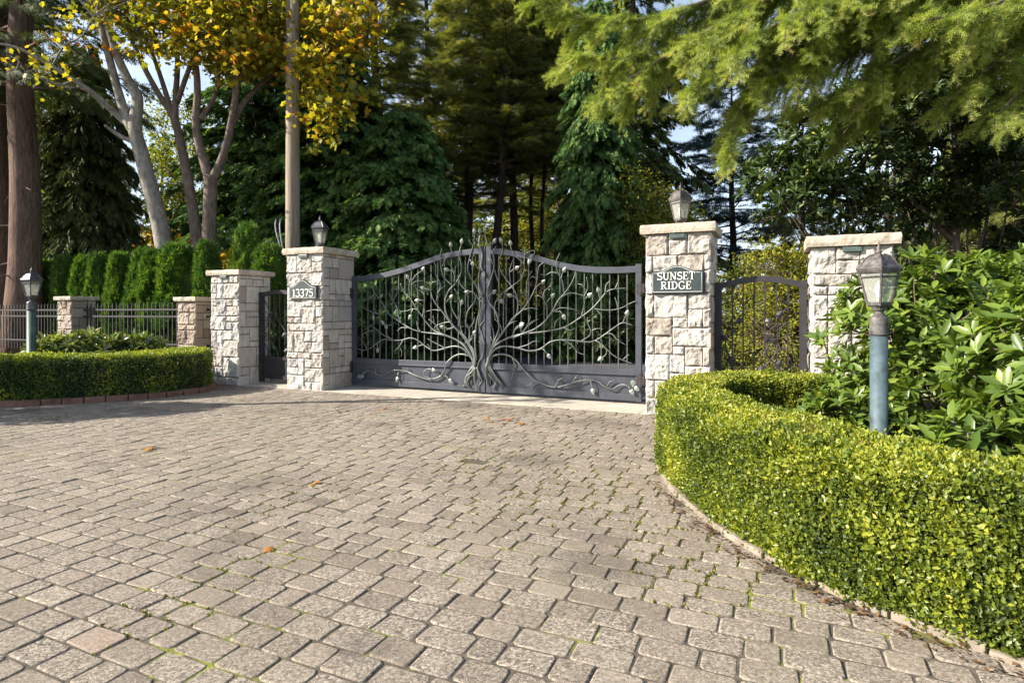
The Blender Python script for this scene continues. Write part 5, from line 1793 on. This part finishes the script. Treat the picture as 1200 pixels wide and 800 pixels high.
# dark shrubs lining the drive beyond the gate
sh = [(440, 13.4, .9, 'dark low evergreen shrub behind the shaded end of the gate'), (520, 13.8, .8, 'dark low evergreen shrub behind the middle of the gate'), (598, 17.5, 1.0, 'dark evergreen shrub under the pine trunks beyond the gate'), (660, 16.0, 1.0, 'dark evergreen shrub at the foot of the drooping cedar'), (722, 14.2, .95, 'dark evergreen shrub beyond the gate close to the Sunset Ridge pillar'), (560, 15.8, 1.0, 'dark evergreen shrub beyond the gate where its leaves meet')]
for i, (px, Y, k, lab) in enumerate(sh):
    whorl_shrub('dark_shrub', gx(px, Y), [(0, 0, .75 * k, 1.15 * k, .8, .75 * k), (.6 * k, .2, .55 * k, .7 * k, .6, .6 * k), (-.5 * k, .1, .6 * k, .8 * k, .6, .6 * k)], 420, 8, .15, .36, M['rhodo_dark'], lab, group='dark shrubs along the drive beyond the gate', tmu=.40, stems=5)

# dark big-leaved evergreen tree behind the bed
bR = gx(1118, 9.4)
def lobe(px, py, Y, rx, ry, rz): return tuple(P(px, py, Y) - bR) + (rx, ry, rz)
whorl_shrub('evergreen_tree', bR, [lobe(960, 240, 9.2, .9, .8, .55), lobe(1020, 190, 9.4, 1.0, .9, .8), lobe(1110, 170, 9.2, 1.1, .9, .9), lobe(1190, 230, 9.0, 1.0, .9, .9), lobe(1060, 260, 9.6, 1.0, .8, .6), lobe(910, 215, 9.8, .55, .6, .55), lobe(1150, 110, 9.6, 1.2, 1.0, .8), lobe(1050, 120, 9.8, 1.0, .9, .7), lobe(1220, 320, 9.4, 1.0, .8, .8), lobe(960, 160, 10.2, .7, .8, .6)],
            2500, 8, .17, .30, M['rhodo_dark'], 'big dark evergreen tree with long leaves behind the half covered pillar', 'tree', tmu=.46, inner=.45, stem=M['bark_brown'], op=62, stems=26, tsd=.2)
tm = MB()
tm.tube([Vector((0, 0, 0)), P(1119, 300, 9.4) - bR, P(1116, 240, 9.4) - bR, P(1120, 180, 9.4) - bR, P(1112, 110, 9.5) - bR], [.10, .075, .07, .055, .02], 9, 5)
tm.tube([P(1118, 285, 9.4) - bR, P(1070, 235, 9.3) - bR, P(1010, 205, 9.2) - bR], [.05, .035, .015], 7, 5)
tm.tube([P(1118, 265, 9.4) - bR, P(1160, 225, 9.2) - bR, P(1200, 190, 9.1) - bR], [.045, .035, .015], 7, 5)
[o for o in bpy.data.objects if o.get('label', '').startswith('big dark evergreen')][0]
tm.build('trunk', M['bark_brown'], [o for o in bpy.data.objects if o.get('label', '').startswith('big dark evergreen')][0], smooth=True)


# ---------------- the sunlit fir whose boughs hang over the scene
def overhang_fir():
    base = Vector((8.4, 7.9, 0))
    root = thing('fir_tree', base, 0, 'sunlit yellow-green fir whose long boughs hang over the pillars', 'tree')
    tk = MB(); tk.tube([(0, 0, 0), (0, 0, 4), (.05, 0, 9), (0, .05, 16)], [.42, .34, .25, .05], 14, 5)
    tk.build('trunk', M['bark_fir'], root, smooth=True)
    paths = [[(1300, -140, 7.6), (1050, -70, 7.1), (850, -5, 6.8), (730, 25, 6.7), (625, 0, 6.6)], [(1300, -60, 7.5), (1040, 0, 7.0), (880, 45, 6.7), (770, 65, 6.6), (668, 72, 6.5)],
             [(1300, 0, 7.5), (1080, 30, 7.1), (950, 70, 6.8), (880, 110, 6.7), (855, 150, 6.65)], [(1300, -200, 7.8), (1000, -130, 7.4), (800, -70, 7.2), (680, -40, 7.1), (610, -35, 7.1)],
             [(1320, 20, 7.3), (1180, 20, 6.9), (1080, 55, 6.6), (1010, 95, 6.5), (960, 120, 6.45)], [(1320, 40, 7.0), (1230, 40, 6.6), (1160, 80, 6.4), (1110, 120, 6.3)],
             [(1330, 60, 6.8), (1270, 70, 6.4), (1200, 105, 6.2), (1165, 140, 6.1)], [(1300, -100, 7.2), (1150, -50, 6.8), (1000, 0, 6.6), (930, 40, 6.5), (895, 70, 6.5)],
             [(1300, -160, 8.0), (1100, -90, 8.0), (930, -30, 7.9), (820, 30, 7.8), (760, 90, 7.8)], [(1300, -90, 8.2), (1120, -20, 8.2), (980, 40, 8.0), (900, 80, 8.0)],
             [(1320, -40, 6.4), (1240, -20, 6.0), (1150, 10, 5.8), (1080, 25, 5.7)]]
    paths += [[(1300, -60, 6.9), (1020, 20, 6.6), (900, 90, 6.4), (862, 140, 6.35), (850, 178, 6.35)], [(1300, -120, 6.9), (950, -20, 6.5), (800, 55, 6.4), (735, 95, 6.4), (700, 115, 6.4)],
              [(1300, -100, 6.6), (1100, -40, 6.3), (950, 10, 6.2), (860, 60, 6.2), (800, 110, 6.2)], [(1300, -30, 7.8), (1150, 30, 7.6), (1060, 80, 7.5), (985, 160, 7.5)]]
    r = np.random.default_rng(99)
    NP, ND, NN, NT = [], [], [], []
    for path in paths:
        pts, _ = catmull([P(x, y, Y) - base for x, y, Y in path], [1] * len(path), 12)
        lm = MB()
        start = Vector((0, 0, pts[0].z - .25))
        rad = [.055] + [.045 - .038 * i / (len(pts) - 1) for i in range(len(pts))]
        lm.tube([start] + pts, rad, 7)
        pa = np.array(pts)
        seg = np.linalg.norm(np.diff(pa, axis=0), axis=1); cum = np.concatenate([[0], np.cumsum(seg)])
        tot = cum[-1]
        for s in np.arange(.25, tot, .050):
            o = np.array([np.interp(s, cum, pa[:, k]) for k in range(3)])
            o2 = np.array([np.interp(min(s + .1, tot), cum, pa[:, k]) for k in range(3)])
            o1 = np.array([np.interp(max(s - .1, 0), cum, pa[:, k]) for k in range(3)])
            f = nrm(o2 - o1)
            side = nrm(np.cross(f, [0, 0, 1]))
            sg = r.choice([-1, 1])
            ln = r.uniform(.25, .85) * (.45 + .55 * min(1, (tot - s) / 1.0))
            dr = nrm(f * r.uniform(.5, 1.1) + side * sg * r.uniform(.2, 1.3) + np.array([0, 0, r.uniform(-.6, .15)]))
            a = o; dd = dr.copy()
            m = max(3, int(ln / .028))
            shoot = [Vector(o)]; stt = r.uniform(.15, .55)
            for k in range(m):
                a = a + dd * (ln / m); dd = nrm(dd + np.array([0, 0, -.035]))
                shoot.append(Vector(a))
                p2 = nrm(np.cross(dd, [0, 0, 1]) + r.normal(size=3) * .5)
                for q in (-1, 1):
                    if r.random() < .90:
                        tl = (.5 + .5 * (1 - k / m))
                        NP.append(a.copy()); ND.append(nrm(dd * .9 + p2 * q * .8 + np.array([0, 0, r.uniform(-.22, .2)]))); NN.append(np.array([0, 0, 1.]) + r.normal(size=3) * .4)
                        NT.append((tl, stt + .30 * (k / m) + r.normal() * .13))
            lm.tube(shoot[::3] if len(shoot) > 6 else shoot, .0058, 4, cap=False)
        lm.build('bough', M['bark_brown'], root, smooth=True)
    NT = np.array(NT)
    L = r.uniform(.085, .17, len(NP)) * (.7 + .5 * NT[:, 0])
    V, Fc, k = scatter_arr(NEEDLES_FINE, np.array(NP), np.array(ND), np.array(NN), L, np.full(len(NP), .078))
    link('foliage', arr_mesh('foliage', V, Fc, np.repeat(np.clip(NT[:, 1], 0, 1), k)), M['fir_bough'], root)
    print('fir twigs', len(NP))
    return root


overhang_fir()

# ---------------- the wood behind: repeated tall conifers, each its own tree
def far_wood():
    protos = []
    for i, (tm_, mt) in enumerate(((FROND, 'fir_dark'), (NEEDLES, 'pine_olive'), (FROND, 'cedar'))):
        protos.append(conifer_data(H=15, R0=2.8, z0=1.0, nb=130, tmpl=tm_, L=.55, W=.7, per_m=13, seed=300 + i, power=.7, rise=.15, droop=.4, hang=.5, trunk_r=.2, tmu=.45)
                      + (M[mt],))
    roots = []
    for i, (cr, tk, lm, mt) in enumerate(protos):
        cr.materials.append(mt)
        root = thing('far_conifer', (0, 0, 0), 0, 'tall conifer in the dense wood behind the garden', 'tree', 'tall conifers of the wood behind the garden')
        link('crown', cr, None, root); tk.build('trunk', M['bark_dark'], root, smooth=True); lm.build('limbs', M['bark_dark'], root, smooth=True)
        roots.append(root)
    spots = [(-60, 30), (-20, 24), (30, 31), (80, 27), (140, 33), (190, 34), (370, 22), (490, 44), (545, 48), (600, 50), (640, 45), (755, 30), (742, 18.5),
             (940, 17), (985, 22), (1040, 16), (1075, 26), (1110, 18), (1160, 23), (1190, 15), (1240, 20), (1290, 15), (1360, 20), (1420, 25), (1340, 14)]
    used = [False] * 3
    for j, (px, Y) in enumerate(spots):
        i = j % 3
        sc = rng.uniform(.85, 1.25)
        if px > 900 and px < 1080: sc *= .50
        elif px >= 1080: sc *= .8
        if 40 < px < 300: sc *= .72
        loc = gx(px, Y)
        if not used[i]:
            used[i] = True; roots[i].location = loc; roots[i].rotation_euler = (0, 0, rng.uniform(0, 6)); roots[i].scale = (sc,) * 3
        else:
            dup(roots[i], loc, rng.uniform(0, 6), sc)


far_wood()

# ---------------- small things on the ground
def strewn(name, n, area, L, mat, label, tm, tmpl=PALMATE, kind='stuff', zt=.018, path=None, spread=.04):
    if path is not None:
        k = rng.integers(0, len(path), n)
        p = np.array([(path[i].x, path[i].y) for i in k]) + rng.normal(size=(n, 2)) * spread
    else:
        p = np.stack([rng.uniform(area[0], area[1], n), rng.uniform(area[2], area[3], n)], 1)
    pos = np.concatenate([p, np.full((n, 1), zt) + rng.random((n, 1)) * .006], 1)
    d = np.concatenate([rng.normal(size=(n, 2)), np.zeros((n, 1)) + rng.normal(size=(n, 1)) * .1], 1)
    nn = np.array([0, 0, 1.]) + rng.normal(size=(n, 3)) * .2
    ls = L * rng.uniform(.5, 1.2, n)
    o = scatter(name, tmpl, pos, d, nn, ls, ls * .7, tm + rng.normal(size=n) * .25, mat)
    tag(o, label, None, None, kind)
    return o


strewn('leaf_litter', 420, None, .028, M['dry_leaf'], 'brown leaf litter gathered along the pale stone edging', .4, DIAMOND, path=[p for p in offset_path(RH_OUT, .09) if 1.3 < p.y < 4.2], spread=.035)
strewn('leaf_litter', 1500, None, .04, M['dry_leaf'], 'brown leaf litter on the soil under the shrubs of the lamp post bed', .3, DIAMOND, zt=.17, path=[Vector((2.6, 3.2, 0)), Vector((3.2, 4.0, 0)), Vector((2.6, 4.4, 0)), Vector((3.6, 3.0, 0))], spread=.4)
FL = 'orange fallen leaves on the paved drive'
spots = [(585, 493), (578, 496), (592, 494), (606, 497), (570, 491), (615, 499), (600, 492), (588, 499), (398, 484), (404, 483), (645, 486), (181, 528), (176, 530), (362, 572), (369, 570), (320, 645), (668, 490), (452, 481)]
lme = None
for i, (px, py) in enumerate(spots):
    Y = CAMZ * F / (py - 367)
    p = GX(px, Y, .022)
    tv, tf = PALMATE
    V = tv * np.array([.075, .07, .12]); V[:, 2] += .006
    me = arr_mesh('fallen_leaf', V, tf, np.full(len(V), float(np.clip(rng.normal(.5, .25), 0, 1))))
    o = link('fallen_leaf', me, M['fallen'])
    o.location = p; o.rotation_euler = (rng.normal() * .15, rng.normal() * .15, rng.uniform(0, 6)); s = rng.uniform(.7, 1.3); o.scale = (s, s, s)
    tag(o, 'orange fallen leaf lying on the paved drive', 'leaf', FL)

# moss in the joints between pavers
cs, hs, W = PAV
sel = rng.random(len(W)) < .5
pm = []
mo = np.array([FRONT.x, FRONT.y]); e1 = np.array([U.x, U.y]); e2 = -np.array([B.x, B.y])
mask = snoise(np.concatenate([W, np.zeros((len(W), 1))], 1), 1.7, 2.2)
for i in np.where((mask > .62) & (W[:, 1] < 7))[0]:
    for k in range(int(12 * min(1, (mask[i] - .62) * 1.6)) + 2):
        if rng.random() < .55:
            q = W[i] + e1 * rng.uniform(-hs[i, 0], hs[i, 0]) + e2 * (hs[i, 1] + rng.normal() * .002)
        else:
            q = W[i] + e1 * (hs[i, 0] + rng.normal() * .002) + e2 * rng.uniform(-hs[i, 1], hs[i, 1])
        pm.append(q)
pm = np.repeat(np.array(pm), 6, axis=0) + rng.normal(size=(len(pm) * 6, 2)) * .0045
n = len(pm)
pos = np.concatenate([pm, rng.uniform(.001, .010, (n, 1))], 1)
ls = rng.uniform(.008, .018, n)
o = scatter('moss', DIAMOND, pos, np.array([0, 0, .45]) + rng.normal(size=(n, 3)) * .6, rand_dir(n), ls, ls * .7, rng.normal(.5, .25, n), M['moss_tuft'])
tag(o, 'yellow-green moss growing in the joints between the pavers', None, None, 'stuff')
print('moss', n)

# ================================================================== CAMERA, SKY, SUN
cam = bpy.data.cameras.new('camera')
cam.sensor_width = 36; cam.lens = F / 1200 * 36
cam.shift_y = -33 / 1200
cam.clip_start = 0.05; cam.clip_end = 2000
co = bpy.data.objects.new('camera', cam); COL.objects.link(co)
co.location = (0, 0, CAMZ); co.rotation_euler = (R(90), 0, 0)
scene.camera = co

SUN_EL = R(31)
sun_from = Vector((-.975, -.19, 0)).normalized()        # horizontal direction towards the sun
to_sun = Vector((sun_from.x * math.cos(SUN_EL), sun_from.y * math.cos(SUN_EL), math.sin(SUN_EL)))
w = bpy.data.worlds.new('World'); scene.world = w
w.use_nodes = True
nt = w.node_tree
bg = nt.nodes['Background']
sky = nt.nodes.new('ShaderNodeTexSky')
sky.sky_type = 'NISHITA'; sky.sun_disc = False
sky.sun_elevation = SUN_EL
sky.sun_rotation = math.atan2(sun_from.x, sun_from.y)
sky.air_density = 1.0; sky.dust_density = 1.5; sky.ozone_density = 1.0
tcw = nt.nodes.new('ShaderNodeTexCoord'); sx = nt.nodes.new('ShaderNodeSeparateXYZ')
nt.links.new(tcw.outputs['Generated'], sx.inputs[0])
hz = ramp(nt, [(0.0, (1.0, 1.0, 1.0)), (0.30, (.75, .75, .75)), (0.62, (0, 0, 0))], sx.outputs[2])
cl = noise_n(nt, coords(nt, (1, 1, 2.2), 'Generated'), 3.2, 5, .6)          # thin bright haze and cloud low over the horizon
hc = mixc(nt, sky.outputs[0], (8.0, 9.2, 11.0), mathn(nt, 'MULTIPLY', hz, ramp(nt, [(.35, (.25,) * 3), (.7, (.9,) * 3)], cl)))
nt.links.new(hc, bg.inputs[0])
bg.inputs[1].default_value = 0.085
sd = bpy.data.lights.new('sun', 'SUN'); sd.energy = 5.0; sd.angle = R(.5); sd.color = (1.0, .93, .82)
so = bpy.data.objects.new('sun', sd); COL.objects.link(so)
so.rotation_euler = to_sun.to_track_quat('Z', 'Y').to_euler()

vs_ = scene.view_settings
scene.display_settings.display_device = 'sRGB'
vs_.view_transform = 'Standard'; vs_.look = 'None'; vs_.gamma = 1.0; vs_.use_curve_mapping = False
vs_.exposure = 1.16
cy = scene.cycles
cy.use_denoising = True
cy.max_bounces = 7; cy.diffuse_bounces = 4; cy.glossy_bounces = 2; cy.transmission_bounces = 6; cy.transparent_max_bounces = 12
cy.sample_clamp_indirect = 6.0
cy.caustics_reflective = False; cy.caustics_refractive = False
